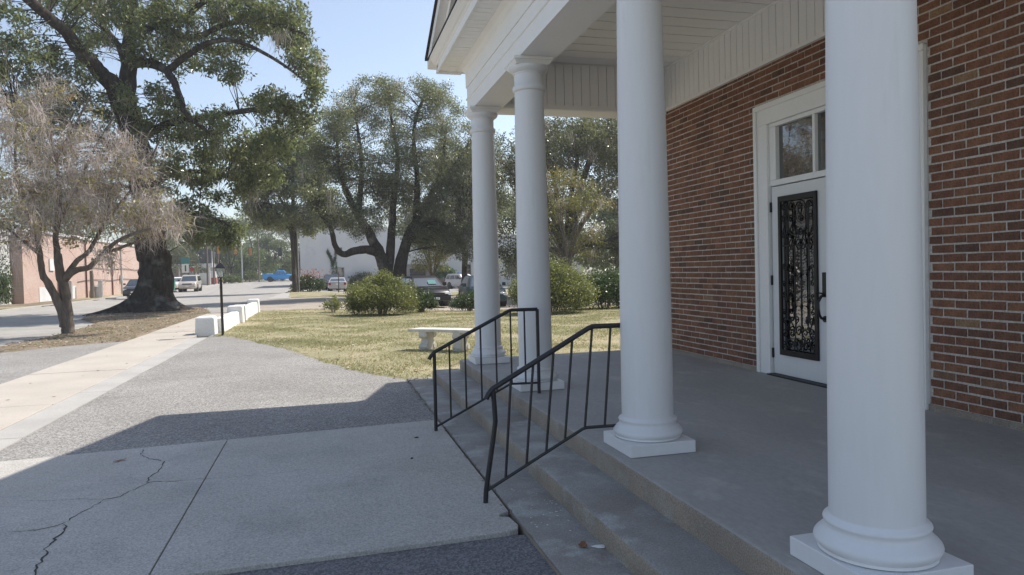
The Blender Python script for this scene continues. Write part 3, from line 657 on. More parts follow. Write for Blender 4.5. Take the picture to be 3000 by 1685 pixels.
def tree(name, label, loc, spec, seed, leafm, barkm, leaf=.15, per=110, clump=.55, rotz=0, flare=None, moss=0, mossL=1., twigs=0, cat='tree', group=None, droop=.3, twr=.02, wid=.42, leafp=1., streamers=()):
    rs = np.random.default_rng(seed); rr = random.Random(seed); limbs, blobs = spec
    t = thing(name, label, cat, loc, rotz, group)
    mb = MB(); sk = []
    for r0, r1, pts in limbs:
        P = crom(pts); n = len(P); rad = [(r0+(r1-r0)*(i/(n-1))**.8)*rr.uniform(.94, 1.07) for i in range(n)]
        P = [p+Vector((rr.uniform(-1, 1), rr.uniform(-1, 1), 0))*rad[i]*.16 for i, p in enumerate(P)]
        mb.tube(P, rad, 12 if r0 > .3 else 7)
        for p, r_ in zip(P, rad): sk.append((*p, r_))
    if flare:
        n = 56; zs = [-.15, .0, .06, .14, .25, .4, .6, .85, 1.15, 1.5, 2.0, 2.6]; V = []
        for z in zs:
            for k in range(n):
                th = 2*math.pi*k/n; e = sum(L*math.exp(-((th-a+math.pi) % (2*math.pi)-math.pi)**2/(2*w_*w_)) for a, L, w_ in flare)
                rad = .54+.40*math.exp(-max(z, 0)/.7)+e*math.exp(-max(z, 0)/(.20+.10*e))+.07*math.exp(-max(z, 0)/.8)*math.sin(7*th+1)+.02*math.sin(13*th+z*3)
                V.append((rad*math.cos(th)-.06, rad*math.sin(th), z))
        mb.add(V, [(i_*n+k, i_*n+(k+1) % n, (i_+1)*n+(k+1) % n, (i_+1)*n+k) for i_ in range(len(zs)-1) for k in range(n)])
    mb.build('trunk', barkm, t, True, 60)
    sk = np.array(sk); Cs = []
    for bx, by, bz, rx, ry, rz, n in blobs:
        u = unit(rs.normal(size=(n, 3)))*(rs.random(n)**.42)[:, None]; Cs.append(np.array([bx, by, bz])+u*np.array([rx, ry, rz]))
    Cs = np.concatenate(Cs); Cs = Cs[Cs[:, 2] > .8]; n = len(Cs)
    # twigs from the limbs to every clump
    lo = MB()
    D2 = ((Cs[:, None, :]-sk[None, :, :3])**2).sum(2)+2.*np.maximum(0, sk[None, :, 2]-Cs[:, None, 2])**2
    near = D2.argmin(1); tw = []
    for i in range(n):
        a = sk[near[i]]; p0 = Vector(a[:3]); p1 = Vector(Cs[i]); L = (p1-p0).length
        mid = p0.lerp(p1, .5)+Vector((rr.uniform(-.1, .1)*L, rr.uniform(-.1, .1)*L, .1*L)); r_ = min(a[3]*.6, twr*(.6+.35*L)); end = p1+(p1-mid)*.25
        lo.tube([p0, p0.lerp(mid, .55)+Vector((0, 0, .02*L)), mid, p1, end], [r_, r_*.75, r_*.55, r_*.28, r_*.1], 4, cap=False); tw.append(mid)
    lo.build('branches', barkm if not twigs else MT['barkl'], t, True, 80)['kind'] = 'stuff'
    parts = []
    k = (rs.random(n)*.9+.55); cnt = np.maximum(1, (per*k).astype(int)); idx = np.repeat(np.arange(n), cnt)
    if leafp < 1: idx = idx[np.isin(idx, np.nonzero(rs.random(n) < leafp)[0])]
    off = unit(rs.normal(size=(len(idx), 3)))*(rs.random(len(idx))**.5)[:, None]*np.array([clump, clump, clump*.72]); off[:, 2] -= .12*clump
    ct = rs.random(n); tint = np.clip(.55*ct[idx]+.45*rs.random(len(idx)), 0, 1)
    parts.append(leaves(Cs[idx]+off, leaf, rs, droop, wid, tint=tint))
    V, Q, T = join(parts); rawmesh('crown', V, Q, leafm, t, T)
    if twigs:
        ix = np.repeat(np.arange(n), twigs); m = len(ix); D = unit(rs.normal(size=(m, 3))+np.array([0, 0, .25]))
        v, q, tt = strands(Cs[ix]+rs.normal(size=(m, 3))*.1, D, .25+.55*rs.random(m), np.full(m, .0065), rs, 3, .28)
        S2 = v.reshape(m, -1, 3)[:, 4, :]; D2_ = unit(D+rs.normal(size=(m, 3))*.8)
        b2 = strands(S2, D2_, .15+.35*rs.random(m), np.full(m, .0045), rs, 2, .25)
        v, q, tt = join([(v, q, tt), b2]); rawmesh('twigs', v, q, MT['twig'], t, tt)
    if moss:
        ch = np.nonzero(rs.random(n) < moss)[0]; S = []; LL = []
        for i in ch:
            m = rr.randint(14, 44); Lc = mossL*rr.uniform(.25, 1.0); sp = rr.uniform(.06, .16)
            S.append(Cs[i]+rs.normal(size=(m, 3))*np.array([sp, sp, .12])); LL.append(Lc*(.35+.65*rs.random(m)))
        for x, y, z, L in streamers:
            m = 26; S.append(np.array([x, y, z])+rs.normal(size=(m, 3))*np.array([.05, .05, .25])); LL.append(L*(.55+.45*rs.random(m)))
        S = np.concatenate(S); LL = np.concatenate(LL); m = len(S); D = unit(rs.normal(size=(m, 3))*.16+np.array([0, 0, -1]))
        v, q, tt = strands(S, D, LL, .004+.009*rs.random(m), rs, 5, .34, .30); rawmesh('moss', v, q, MT['moss'], t, tt)
    return t
def bush(name, label, loc, r, seed, leafm, n, leaf, cat='shrub', group=None, stems=14, lobes=None, top=None, rotz=0, dens=.55, flower=None):
    """rounded shrub: stems from the root, leaves on a lumpy shell and inside"""
    rs = np.random.default_rng(seed); rr = random.Random(seed); t = thing(name, label, cat, loc, rotz, group); rx, ry, rz = r
    mb = MB(); tips = []
    for i in range(stems):
        a = rr.uniform(0, 6.28); e = rr.uniform(.2, .85); p = (rx*e*math.cos(a), ry*e*math.sin(a), rz*rr.uniform(.5, .9))
        mb.tube([(p[0]*.12, p[1]*.12, -.05), (p[0]*.4, p[1]*.4, p[2]*.5), p], [.022, .015, .005], 5, cap=False)
    mb.build('stems', MT['twig'], t, True, 80)
    nl = lobes or 60; u = unit(rs.normal(size=(nl, 3))); u[:, 2] = np.abs(u[:, 2])*1.0-.10; rad = (.62+.42*rs.random(nl)); rad = .70+.26*(rad-.62)/.42; lc = u*rad[:, None]*np.array([rx, ry, rz]); lc[:, 2] += .30*rz*(u[:, 2] < .3)
    sz = (.16+.16*rs.random(nl))*min(rx, rz)*1.25
    ix = rs.integers(0, nl, n); o = unit(rs.normal(size=(n, 3))); P = lc[ix]+o*(rs.random(n)**dens*1.0)[:, None]*sz[ix][:, None]
    P[:, 2] = np.maximum(P[:, 2], .03+.1*rs.random(n)); lt = rs.random(nl)
    tint = np.clip(.45*lt[ix]+.55*rs.random(n), 0, 1)
    V, Q, T = leaves(P, leaf, rs, -.35, .5, tint=tint); rawmesh('foliage', V, Q, leafm, t, T)
    if flower:
        m = n//60; P = np.stack([rs.normal(size=m)*rx*.4+.15*rx, rs.normal(size=m)*ry*.4, rz*(.85+.55*rs.random(m)**1.5)], 1)
        V, Q, T = leaves(P, leaf*1.2, rs, -.6, .6); rawmesh('flowers', V, Q, MT['pinkf'], t, T)
    return t
OAK=([
  (0.74,0.46,[(-0.12,0.0,0.13),(-0.07,0.0,1.42),(-0.06,0.0,2.45),(-0.17,0.0,3.82),(-0.4,0.0,5.7),(-0.65,0.0,7.4),(-0.93,0.0,8.74)]),
  (0.44,0.12,[(-0.85,0.0,8.24),(-1.17,-0.5,9.37),(-1.54,-1.0,9.88),(-1.96,-1.5,10.36),(-2.43,-2.2,11.13),(-3.02,-3.0,11.66),(-3.67,-4.0,12.18),(-4.26,-5.0,12.02)]),
  (0.42,0.1,[(-0.93,0.0,8.74),(-0.86,0.3,10.17),(-0.81,0.6,11.8),(-0.68,1.0,14.01),(-0.79,1.5,16.65),(-1.11,2.0,19.84)]),
  (0.26,0.07,[(-0.78,0.2,10.66),(0.1,-0.6,10.51),(0.97,-1.2,10.02),(1.54,-2.0,8.94),(1.86,-2.5,8.03),(2.69,-3.0,7.24)]),
  (0.2,0.05,[(-0.77,0.6,11.97),(0.51,0.0,12.36),(1.72,-0.6,12.58),(2.43,-1.0,13.02),(3.93,-1.5,13.57),(5.56,-2.0,13.83)]),
  (0.17,0.04,[(0.51,0.0,12.36),(1.91,-1.0,11.53),(3.39,-1.8,11.91),(4.22,-2.3,11.9),(5.55,-3.0,11.59),(6.59,-3.4,11.2)]),
  (0.15,0.03,[(0.97,-1.2,10.02),(2.33,-1.8,10.9),(3.46,-2.2,11.16),(4.45,-2.5,10.83),(5.5,-3.0,10.14),(6.27,-3.2,9.55),(7.03,-3.4,8.81)]),
  (0.2,0.04,[(-0.53,0.0,7.4),(0.94,-0.6,8.0),(2.46,-1.3,8.15),(4.23,-2.0,8.35),(5.41,-2.4,8.41),(6.36,-2.6,8.15),(6.99,-3.0,7.67)]),
  (0.18,0.04,[(-0.3,0.0,5.19),(0.64,0.6,5.96),(1.84,1.0,6.17),(3.18,1.4,5.91),(4.17,1.8,5.41)]),
  (0.2,0.05,[(-0.47,0.0,6.04),(-1.19,-0.8,6.75),(-2.0,-1.5,7.41),(-3.04,-2.2,7.72),(-3.96,-3.0,7.67)]),
  (0.16,0.04,[(-0.22,0.0,4.17),(0.85,-0.8,4.26),(2.03,-1.4,4.04),(3.16,-1.8,3.67)]),
  (0.22,0.05,[(-0.86,0.3,10.17),(-1.56,2.0,11.84),(-3.01,4.0,13.86),(-4.53,6.0,16.4)]),
  (0.22,0.05,[(-0.81,0.6,11.8),(-0.29,2.5,13.88),(0.69,4.0,16.01),(2.1,6.0,18.14)])],
 [(-3.85,-3.0,10.64,2.26,3.0,1.96,55),(-3.61,-2.0,8.82,2.03,3.0,1.41,37),(-1.02,0.0,12.94,2.9,3.5,1.54,62),(-2.84,1.0,12.49,1.91,3.0,1.91,33),(-2.46,0.0,14.66,5.57,5.0,1.52,51),(1.85,0.0,14.68,4.2,4.0,1.22,37),(1.04,-0.5,11.39,1.88,2.6,1.37,51),(2.9,-1.2,12.11,2.21,2.0,1.19,44),(4.72,-2.0,12.29,2.02,2.0,1.09,44),(5.94,-3.0,11.53,1.32,1.7,0.99,28),(6.45,-3.2,10.21,0.9,1.4,0.82,17),(6.89,-3.4,9.12,0.49,1.0,0.74,8),(3.25,-2.0,10.07,1.16,1.5,0.5,14),(0.88,-1.0,8.58,1.85,2.5,1.34,40),(0.62,0.0,6.74,1.9,2.5,1.56,44),(3.1,-1.5,7.54,1.85,2.2,1.1,44),(4.93,-2.2,8.57,1.17,1.5,0.59,19),(6.21,-2.6,8.23,1.0,1.4,0.67,17),(2.12,0.5,5.79,1.96,2.5,1.42,45),(3.58,1.0,6.22,1.64,2.2,1.28,32),(1.56,-0.5,3.77,1.55,2.0,1.03,32),(2.91,-1.2,3.21,1.02,1.6,0.68,14),(-1.15,1.5,6.42,1.96,2.0,1.61,25),(-3.4,-2.0,7.13,2.19,2.4,1.25,37),(-2.06,-0.6,8.9,1.83,2.6,1.49,35),(-4.77,1.0,5.46,1.88,2.5,1.54,22),(-2.8,1.5,5.0,1.94,2.5,1.94,19),(5.16,-1.5,7.34,1.2,1.8,0.77,22),(4.53,0.0,6.63,1.25,2.0,1.07,25)])
MOSSY=([
  (0.16,0.1,[(0.06,0.0,0.03),(0.06,0.0,0.53),(0.02,0.0,1.17),(-0.08,0.0,1.59),(-0.13,0.1,2.12)]),
  (0.13,0.06,[(0.0,0.0,0.2),(-0.1,-0.1,0.76),(-0.26,-0.2,1.29),(-0.37,-0.3,1.6),(-0.39,-0.4,2.11),(-0.42,-0.5,2.92)]),
  (0.1,0.03,[(0.0,0.0,1.43),(0.35,-0.2,1.68),(0.74,-0.4,1.76),(1.09,-0.6,2.08),(1.47,-0.8,2.37),(1.9,-1.0,2.56),(2.42,-1.2,2.7)]),
  (0.09,0.02,[(0.08,0.0,1.53),(0.29,0.2,1.95),(0.53,0.4,2.22),(0.86,0.6,2.99),(0.96,0.8,3.66),(1.04,1.0,4.57)]),
  (0.09,0.02,[(-0.14,0.1,2.07),(-0.2,0.2,2.65),(-0.14,0.4,3.62),(-0.25,0.6,4.71),(-0.47,0.8,5.82),(-0.64,1.0,6.83)]),
  (0.07,0.02,[(-0.42,-0.4,2.52),(-0.63,-0.6,3.32),(-0.7,-0.8,4.29),(-0.59,-1.0,5.24)]),
  (0.06,0.015,[(-0.15,0.3,2.97),(0.33,0.5,4.06),(0.69,0.7,5.07),(1.19,0.8,5.98)]),
  (0.06,0.015,[(0.86,0.6,2.99),(1.61,0.4,3.84),(2.18,0.2,4.69),(2.55,0.0,5.42)]),
  (0.05,0.015,[(1.09,-0.6,2.08),(1.87,-0.5,2.38),(2.43,-0.4,2.59),(2.81,-0.3,2.8)]),
  (0.05,0.015,[(-0.25,0.6,4.71),(0.38,0.2,5.61),(0.84,0.0,6.32)]),
  (0.05,0.015,[(-0.39,-0.4,2.11),(-0.64,-0.9,2.5),(-0.86,-1.2,2.78),(-1.12,-1.6,2.85)])],
 [(-0.63,-0.4,5.36,0.82,1.3,1.02,28),(-0.41,0.4,6.37,0.64,1.0,0.64,12),(-0.62,-0.6,3.52,0.91,1.3,1.01,34),(-0.8,-1.0,4.16,0.59,1.2,1.08,17),(0.02,0.3,4.35,0.96,1.3,1.07,34),(0.66,0.5,5.25,0.87,1.2,0.87,24),(0.62,0.4,3.41,0.97,1.3,0.87,29),(1.54,0.3,3.94,0.87,1.2,0.87,22),(1.91,0.1,4.77,0.76,1.0,0.76,16),(1.72,-0.2,2.93,0.85,1.1,0.53,19),(2.35,-0.4,3.12,0.64,1.0,0.53,16),(2.74,-0.4,2.9,0.43,0.7,0.32,7),(-0.17,-0.2,2.63,0.83,1.1,0.52,17),(-0.77,-1.0,2.6,0.59,1.0,0.39,9),(1.23,-0.6,2.07,0.52,0.6,0.26,4)])
LIVE=([
  (0.52,0.06,[(-0.35,0.0,0.2),(-0.32,0.0,1.51),(-0.68,0.0,2.7),(-1.24,-0.3,3.88),(-1.91,-0.6,5.02),(-2.56,-1.0,6.36),(-2.95,-1.4,8.11),(-2.91,-1.8,9.83)]),
  (0.5,0.06,[(0.31,0.0,0.18),(0.49,0.0,1.49),(0.89,0.2,3.16),(1.56,0.4,4.6),(2.51,0.8,6.09),(3.37,1.2,8.11),(3.73,1.5,10.16)]),
  (0.32,0.04,[(-0.24,0.0,1.51),(0.08,0.3,3.65),(0.3,0.6,6.07),(0.63,0.8,8.51),(0.36,1.0,10.95),(0.2,1.2,12.92)]),
  (0.3,0.1,[(-0.69,-0.2,2.7),(-1.41,-0.8,2.97),(-2.23,-1.4,2.88),(-2.87,-1.8,2.7),(-3.29,-2.2,3.25),(-3.52,-2.6,4.22),(-4.12,-3.0,5.06)]),
  (0.28,0.06,[(1.02,0.2,3.39),(1.79,-0.5,4.3),(2.9,-1.2,4.95),(4.18,-2.0,5.34)]),
  (0.22,0.05,[(1.56,0.4,4.6),(1.7,0.0,7.21),(1.48,-0.4,9.51),(1.86,-0.6,11.36),(2.7,-0.8,12.63)]),
  (0.2,0.05,[(-1.91,-0.6,5.02),(-1.57,0.0,7.65),(-1.71,0.4,10.06),(-1.87,0.8,11.79)]),
  (0.18,0.04,[(2.51,0.8,6.09),(3.98,0.4,8.01),(5.19,0.0,9.67),(6.21,0.0,10.42)])],
 [(-2.66,-1.5,10.56,1.24,2.9,1.36,33),(-2.61,-1.5,8.55,1.47,2.9,1.81,53),(-0.99,0.0,11.64,1.66,3.2,1.3,47),(0.48,0.5,12.4,1.45,2.9,1.09,35),(2.19,-0.9,11.89,1.54,2.9,1.18,42),(3.29,0.3,10.4,1.83,3.2,1.71,62),(0.59,0.1,9.58,2.15,3.5,1.92,67),(-1.38,-0.5,7.35,2.22,3.5,1.63,73),(1.7,-0.1,7.43,2.28,3.5,1.68,73),(3.91,0.1,7.48,1.59,3.2,1.95,73),(3.01,-0.5,4.89,2.16,3.5,1.68,100),(4.11,-1.5,3.39,1.53,2.9,1.06,56),(-3.39,-2.9,5.06,1.31,2.6,1.09,49),(-1.94,-1.1,4.64,1.38,2.6,0.92,29),(5.07,-0.5,8.85,1.7,2.9,1.46,49),(5.48,-0.5,5.96,1.46,2.9,1.95,60),(-4.39,-3.5,6.29,0.85,2.2,1.49,38),(-4.02,-2.5,8.36,0.88,2.2,1.31,29),(0.05,0.5,6.06,1.93,2.9,1.44,44),(1.49,1.0,3.91,1.47,2.9,0.98,29)])
tree('oak_tree', 'massive dark trunked oak with flared roots on the verge by the sidewalk', (-7.05, 33.7, 0), OAK, 5, MT['oakleaf'], MT['bark'], .19, 84, .46, moss=.10, mossL=1.6,
     flare=[(-.35, 1.1, .22), (.6, .7, .25), (1.5, .6, .25), (2.4, .8, .25), (3.1, 1.3, .20), (3.75, 1.9, .17), (4.5, .9, .25), (5.25, .8, .22)], droop=.5, wid=.36)
tree('moss_draped_tree', 'small forked tree with bare twigs draped in grey moss and orange leaves', (-6.67, 21.2, 0), MOSSY, 6, MT['autumn'], MT['barkl'], .095, 34, .34, moss=.46, mossL=.95, twigs=17, droop=.5, twr=.009, wid=.6, leafp=.5, streamers=((-1.2, -.6, 3.0, 2.7), (-1.32, -.5, 3.3, 1.6), (-1.9, -.4, 3.6, 1.5), (2.2, -.6, 3.4, 1.2), (1.6, .3, 3.3, 1.3), (2.75, -.3, 3.3, 1.2)))
tree('live_oak_tree', 'spreading live oak with several leaning trunks behind the round shrub', (3.9, 43, -.21), LIVE, 7, MT['liveleaf'], MT['barkd'], .12, 150, .6, moss=.14, mossL=1.4, droop=.1)
def upright(h, r, nlimb, seed, n, base=.22, low=.3, r0=.3):
    """a generic broad tree: forked trunk, limbs fanning out, clumps filling an uneven dome"""
    rr = random.Random(seed); f0 = h*rr.uniform(.2, .28); limbs = [(r0, r0*.7, [(0, 0, -.1), (.05, 0, f0*.5), (rr.uniform(-.2, .2), 0, f0)])]; blobs = []
    for i in range(nlimb):
        a = 6.28*i/nlimb+rr.uniform(-.4, .4); e = rr.uniform(.35, .95); zz = h*rr.uniform(low+.15, .93)
        p = (math.cos(a)*r*e, math.sin(a)*r*e, zz)
        limbs.append((r0*.55, .03, [(0, 0, f0), (p[0]*.35, p[1]*.35, f0+(zz-f0)*.45), (p[0]*.75, p[1]*.75, f0+(zz-f0)*.8), p]))
        blobs.append((p[0]*.95, p[1]*.95, zz*.97, r*.42, r*.42, h*.15, n//nlimb))
    blobs.append((0, 0, h*.82, r*.5, r*.5, h*.16, n//5)); return limbs, blobs
tree('dark_oak_tree', 'tall dense dark oak with hanging moss behind the church columns', (15.2, 44, -.33), upright(11.8, 6.2, 13, 3, 330, r0=.5, low=.12), 8, MT['darkleaf'], MT['barkd'], .17, 120, .8, moss=.25, mossL=1.6)
tree('dark_oak_tree', 'broad dark oak standing over the small shed at the lot edge', (20.5, 41, -.33), upright(11.5, 5.6, 12, 13, 300, r0=.5, low=.1), 18, MT['darkleaf'], MT['barkd'], .17, 110, .8, moss=.25, mossL=1.6)
tree('mossy_oak_tree', 'grey mossy oak right behind the live oak near the pale building', (9.6, 50, -.33), upright(11.5, 4.2, 9, 23, 170, r0=.28), 28, MT['liveleaf'], MT['barkd'], .17, 80, .75, moss=.4, mossL=2.)
tree('yellowing_tree', 'slender tree with yellowing leaves in front of the dark oak', (12.2, 35, -.33), upright(7.4, 2.5, 9, 33, 120, r0=.13, low=.25), 38, MT['yellow'], MT['barkl'], .11, 85, .5, moss=.25, mossL=.9)
tree('yellowing_tree', 'thin young tree with gold leaves beside the garage doorway', (8.3, 56, -.4), upright(5.4, 2.0, 9, 43, 130, r0=.12, low=.3), 48, MT['yellow'], MT['barkl'], .15, 60, .6)
tree('broadleaf_tree', 'leafy broad tree with moss around the dark utility pole', (-2.6, 59.5, 0), ([(.22, .14, [(.3, 0, -.1), (.25, .1, 3), (.1, .2, 5.5)]), (.13, .03, [(.1, .2, 5), (-1.4, -.5, 7), (-2.8, -.8, 9)]), (.13, .03, [(.1, .2, 5.5), (.4, 0, 8.5), (.3, 0, 12)]), (.1, .03, [(.1, .2, 5), (1.4, .2, 7), (2.6, 0, 9)]), (.1, .03, [(.1, .2, 6), (-1, 1, 8.5), (-1.6, 1.5, 11)])],
     [(-2.5, -.5, 9., 1.5, 1.8, 2., 60), (-1.4, 0, 11.5, 1.8, 1.8, 1.7, 60), (.6, 0, 12, 1.8, 1.8, 1.6, 60), (2.2, 0, 10, 1.5, 1.6, 2., 56), (2.4, 0, 7.6, 1.2, 1.5, 1.4, 34), (-.2, 0, 9., 2.2, 1.8, 1.8, 80), (-2.2, 0, 6.6, 1.4, 1.4, 1.3, 40), (-.3, 0, 6.2, 1.6, 1.4, 1., 40), (1.4, 0, 5.6, 1., 1.2, .9, 22), (-3.3, 0, 10.5, .9, 1.2, 1., 16)]), 58, MT['litleaf'], MT['barkd'], .25, 80, .72, moss=.35, mossL=2.2)
# trees beyond, sharing three grown shapes
far0 = tree('roadside_tree', 'bright green rounded tree at the far street corner beside the signals', (-15.5, 131, .3), upright(11, 5., 10, 51, 150, r0=.3, low=.05), 61, MT['farleaf'], MT['barkd'], .42, 60, 1.15)
far1 = tree('roadside_tree', 'dull green open tree at the end of the street', (-5, 150, .3), upright(12.5, 6, 11, 52, 160, r0=.3, low=.05), 62, MT['liveleaf'], MT['barkd'], .42, 60, 1.2)
far2 = tree('roadside_tree', 'tall dark tree rising behind the long brick building', (-31, 96, 0), upright(14, 6.5, 12, 53, 190, r0=.35, low=.1), 63, MT['darkleaf'], MT['barkd'], .40, 60, 1.25)
for src, x, y, s, rz, lab in ((far0, -9.5, 140, .78, 1., 'bright green tree behind the crossing pickup'), (far1, -14, 160, 1.15, 2., 'tall dull green tree closing the street view'), (far1, 2, 138, .95, .7, 'dull green tree beside the hedge corner, past the crossing'),
      (far2, -26, 122, .95, 2.2, 'dark tree over the pillared shop at the crossing'), (far2, -34, 70, 1.0, 1.2, 'dark tree behind the brick building roof'), (far1, -30, 52, .9, 3., 'dull tree behind the white ivy covered wall'),
      (far2, 12, 104, .9, .4, 'dark tree rising behind the pale building'), (far2, 26, 98, 1., 3.4, 'dark tree behind the far end of the pale building'), (far1, 33, 60, .8, 5., 'dull green tree beyond the shed'), (far0, 30, 36, .75, 2., 'bright green tree at the east edge of the lawn'),
      (far1, -22, 170, 1.2, 4., 'hazy tree far behind the shop'), (far0, 12, 165, 1.1, 1.4, 'rounded tree far behind the pale building')):
    c = copy_tree(src); c.location = (x, y, H(x, y)); c.rotation_euler = (0, 0, rz); c.scale = (s, s, s); c['label'] = lab
for i, (src, x, y, s, rz) in enumerate(((far1, 22, 74, .8, .3), (far0, 30, 70, .85, 2.6), (far2, 38, 80, .9, 1.1), (far1, 44, 62, .9, 4.4), (far2, 36, 48, .8, 2.9), (far0, -24, 150, 1.1, .2), (far1, -36, 110, 1., 1.9), (far0, 4, 118+30, .9, 3.3))):
    c = copy_tree(src); c.location = (x, y, H(x, y)); c.rotation_euler = (0, 0, rz); c.scale = (s, s, s)
    c['label'] = ('dull green tree beside the pale building far wing', 'bright green tree before the far wing of the pale building', 'tall dark tree east of the parking lot', 'dull tree at the east fence line', 'dark tree beyond the evergreen row', 'bright tree behind the shop roof', 'dull tree behind the white vine covered wall and brick roof', 'bright tree right of the street end')[i]
rs = np.random.default_rng(77); m_ = 19000; az = rs.uniform(-1.7, 1.9, m_); rd = 235+rs.normal(size=m_)*9; top = 11+3*np.sin(az*23)+2*np.sin(az*61+1)+2*np.sin(az*131)
P = np.stack([np.sin(az)*rd, np.cos(az)*rd, top*rs.random(m_)**.8], 1); V, Q, T = leaves(P, 2.6, rs, .2, .7); fw_ = rawmesh('far_wood', V, Q, MT['farleaf'], None, T); tag(fw_, 'distant belt of woodland closing the horizon', 'woodland', kind='stuff')
# shrubs
bush('round_shrub', 'big round light green shrub on the lawn before the live oak', (1.85, 24.6, H(1.85, 24.6)), (1.12, 1.05, 1.52), 71, MT['shrub'], 46000, .062, lobes=150, dens=.4)
bush('dark_shrub', 'low dark shrub hugging the black car front', (3.45, 26.4, H(3.45, 26.4)), (.62, .6, .95), 72, MT['shrubd'], 6000, .07)
bush('young_shrub', 'small sparse sapling shrub in a ring of dirt', (.28, 27, H(.28, 27)), (.42, .42, .68), 73, MT['shrub'], 900, .075, stems=9, lobes=22)
bush('dark_shrub', 'small dark shrub showing just left of the end column', (5.55, 28, H(5.55, 28)), (.75, .6, .85), 74, MT['shrubd'], 6000, .07)
bush('round_shrub', 'large light green shrub seen between two columns', (7.0, 21.6, H(7, 21.6)), (1.32, 1.15, 1.70), 75, MT['shrub'], 46000, .06, lobes=150, dens=.4)
bush('glossy_shrub', 'dark glossy shrub right of the large light shrub', (9.6, 23.6, H(9.6, 23.6)), (1.5, 1.1, 1.5), 76, MT['shrubd'], 24000, .07, lobes=100)
bush('hedge_shrub', 'clipped dark hedge with pink blossom by the utility pole', (-1.25, 61.3, H(-1.25, 61.3)), (1.3, 1.0, 1.35), 77, MT['shrubd'], 12000, .12, lobes=80, flower=True)
bush('climber', 'dark shrub against the pale wall right of its window', (4.4, 85.0, H(4.4, 85)), (1.7, .7, 2.2), 78, MT['darkleaf'], 6000, .2)
bush('tall_shrub', 'tall green shrub beside the garage of the pale building', (14.0, 84.5, H(14, 84.5)), (1.2, .8, 3.3), 79, MT['ivy'], 7000, .22)
bush('grey_shrub', 'silvery shrub spilling before the white ivy covered wall', (-18.0, 45.4, .03), (.8, 1.5, 2.7), 80, MT['shrubd'], 12000, .12, lobes=90)
for i, (x, y, s) in enumerate(((-13.8, 116.5, 1.), (-12.2, 127.5, 1.5), (-8.2, 128.5, 1.4), (-17.3, 96, .9))):
    bush('low_shrub', ('low clipped shrub beside the signal poles', 'clipped shrub mound behind the steel signal pole', 'clipped shrub mound before the bright green trees', 'rounded shrub behind the cream parked car')[i], (x, y, H(x, y)), (1.5*s, 1.3*s, 1.25*s), 90+i, MT['farleaf'], 3500, .22)
for i, (x, y) in enumerate(((10.6, 29.6), (12.9, 29.9), (15.2, 30.3))):
    bush('dark_shrub', ('dark evergreen shrub in the lawn edge row, next to the glossy shrub', 'dark evergreen shrub in the middle of the lawn edge row', 'dark evergreen shrub at the outer end of the lawn edge row')[i], (x, y, H(x, y)), (1.3, .9, 1.35), 110+i, MT['shrubd'], 8000, .085, group='evergreen row at the lawn edge')
# ivy on the pale wall
rs = np.random.default_rng(5); P = []
for u0, z0, u1, z1, wd in ((.9, 0, .95, 3.0, .16), (.95, 2.9, .7, 3.9, .08), (1.0, 2.8, 1.35, 3.7, .08), (1.35, .2, 1.4, 2.9, .08), (.7, 3.8, .4, 4.3, .05)):
    t_ = rs.random(420); P.append(np.stack([u0+(u1-u0)*t_+rs.normal(size=420)*wd*.7, np.full(420, 85.95)-.1*rs.random(420), z0+(z1-z0)*t_+rs.normal(size=420)*.15-.3], 1))
V, Q, T = leaves(np.concatenate(P), .10, rs, .6, .8); iv = rawmesh('wall_ivy', V, Q, MT['ivy'], None, T); tag(iv, 'green ivy climbing the pale stucco wall beside the hedge', 'ivy')
# grass blades, fallen leaves
def scatter(poly, n, seed):
    rs = np.random.default_rng(seed); a = np.array(poly); out = []
    x = rs.uniform(a[:, 0].min(), min(a[:, 0].max(), 16), n); y = rs.uniform(a[:, 1].min(), a[:, 1].max(), n); m = inpoly(x, y, poly); return x[m], y[m], rs
def patchy(x, y):
    return np.clip(.55+.22*np.sin(x*1.3+np.sin(y*.9)*2)+.22*np.sin(y*1.7+np.sin(x*1.1+1)*1.6)+.22*np.sin(x*3.1+2*np.sin(y*2.3+x))+.18*np.sin(y*4.3+2*np.sin(x*2.9)), 0, 1)
def blades(name, poly, n, seed, hgt, dens=None):
    x, y, rs = scatter(poly, n, seed); p = patchy(x, y)
    keep = rs.random(len(x)) < (.06+.94*p**1.2 if dens is None else dens)*(1.0-.55*np.clip((y-16)/14, 0, 1)); x, y, p = x[keep], y[keep], p[keep]; m = len(x)
    S = np.stack([x, y, Hn(x, y)], 1); D = unit(rs.normal(size=(m, 3))*np.array([.6, .6, .1])+np.array([0, 0, .8]))
    v, q, t = strands(S, D, hgt*(.5+rs.random(m)), .0045+.004*rs.random(m), rs, 1, .2); t = np.repeat(np.clip(.75-.5*p+.35*rs.random(m), 0, 1), 4)
    o = rawmesh(name, v, q, MT['blade'], None, t); return o
tag(blades('grass', lawn_poly, 520000, 3, .035), 'short dry grass covering the church lawn', 'grass', kind='stuff')
tag(blades('grass', [(-4.5, 18.2), (-6.2, 17.), (-6.8, 17.7), (-6.7, 23), (-7.2, 26.5), (-5., 31), (-4.5, 31)], 60000, 4, .04, .35), 'thin grass on the bare verge under the oak', 'grass', kind='stuff')
def litter(name, poly, n, seed, size, z):
    x, y, rs = scatter(poly, n, seed); m = len(x); C = np.stack([x, y, Hn(x, y)+z], 1); V, Q, T = leaves(C, size, rs, 0, .55)
    V = V.reshape(-1, 4, 3); V[:, :, 2] = C[:, None, 2]+(V[:, :, 2]-C[:, None, 2])*.25+.004; return rawmesh(name, V.reshape(-1, 3), Q, MT['litter'], None, T)
tag(litter('fallen_leaves', lawn_poly, 7500, 5, .075, .02), 'brown fallen leaves strewn over the lawn', 'leaves', kind='stuff')
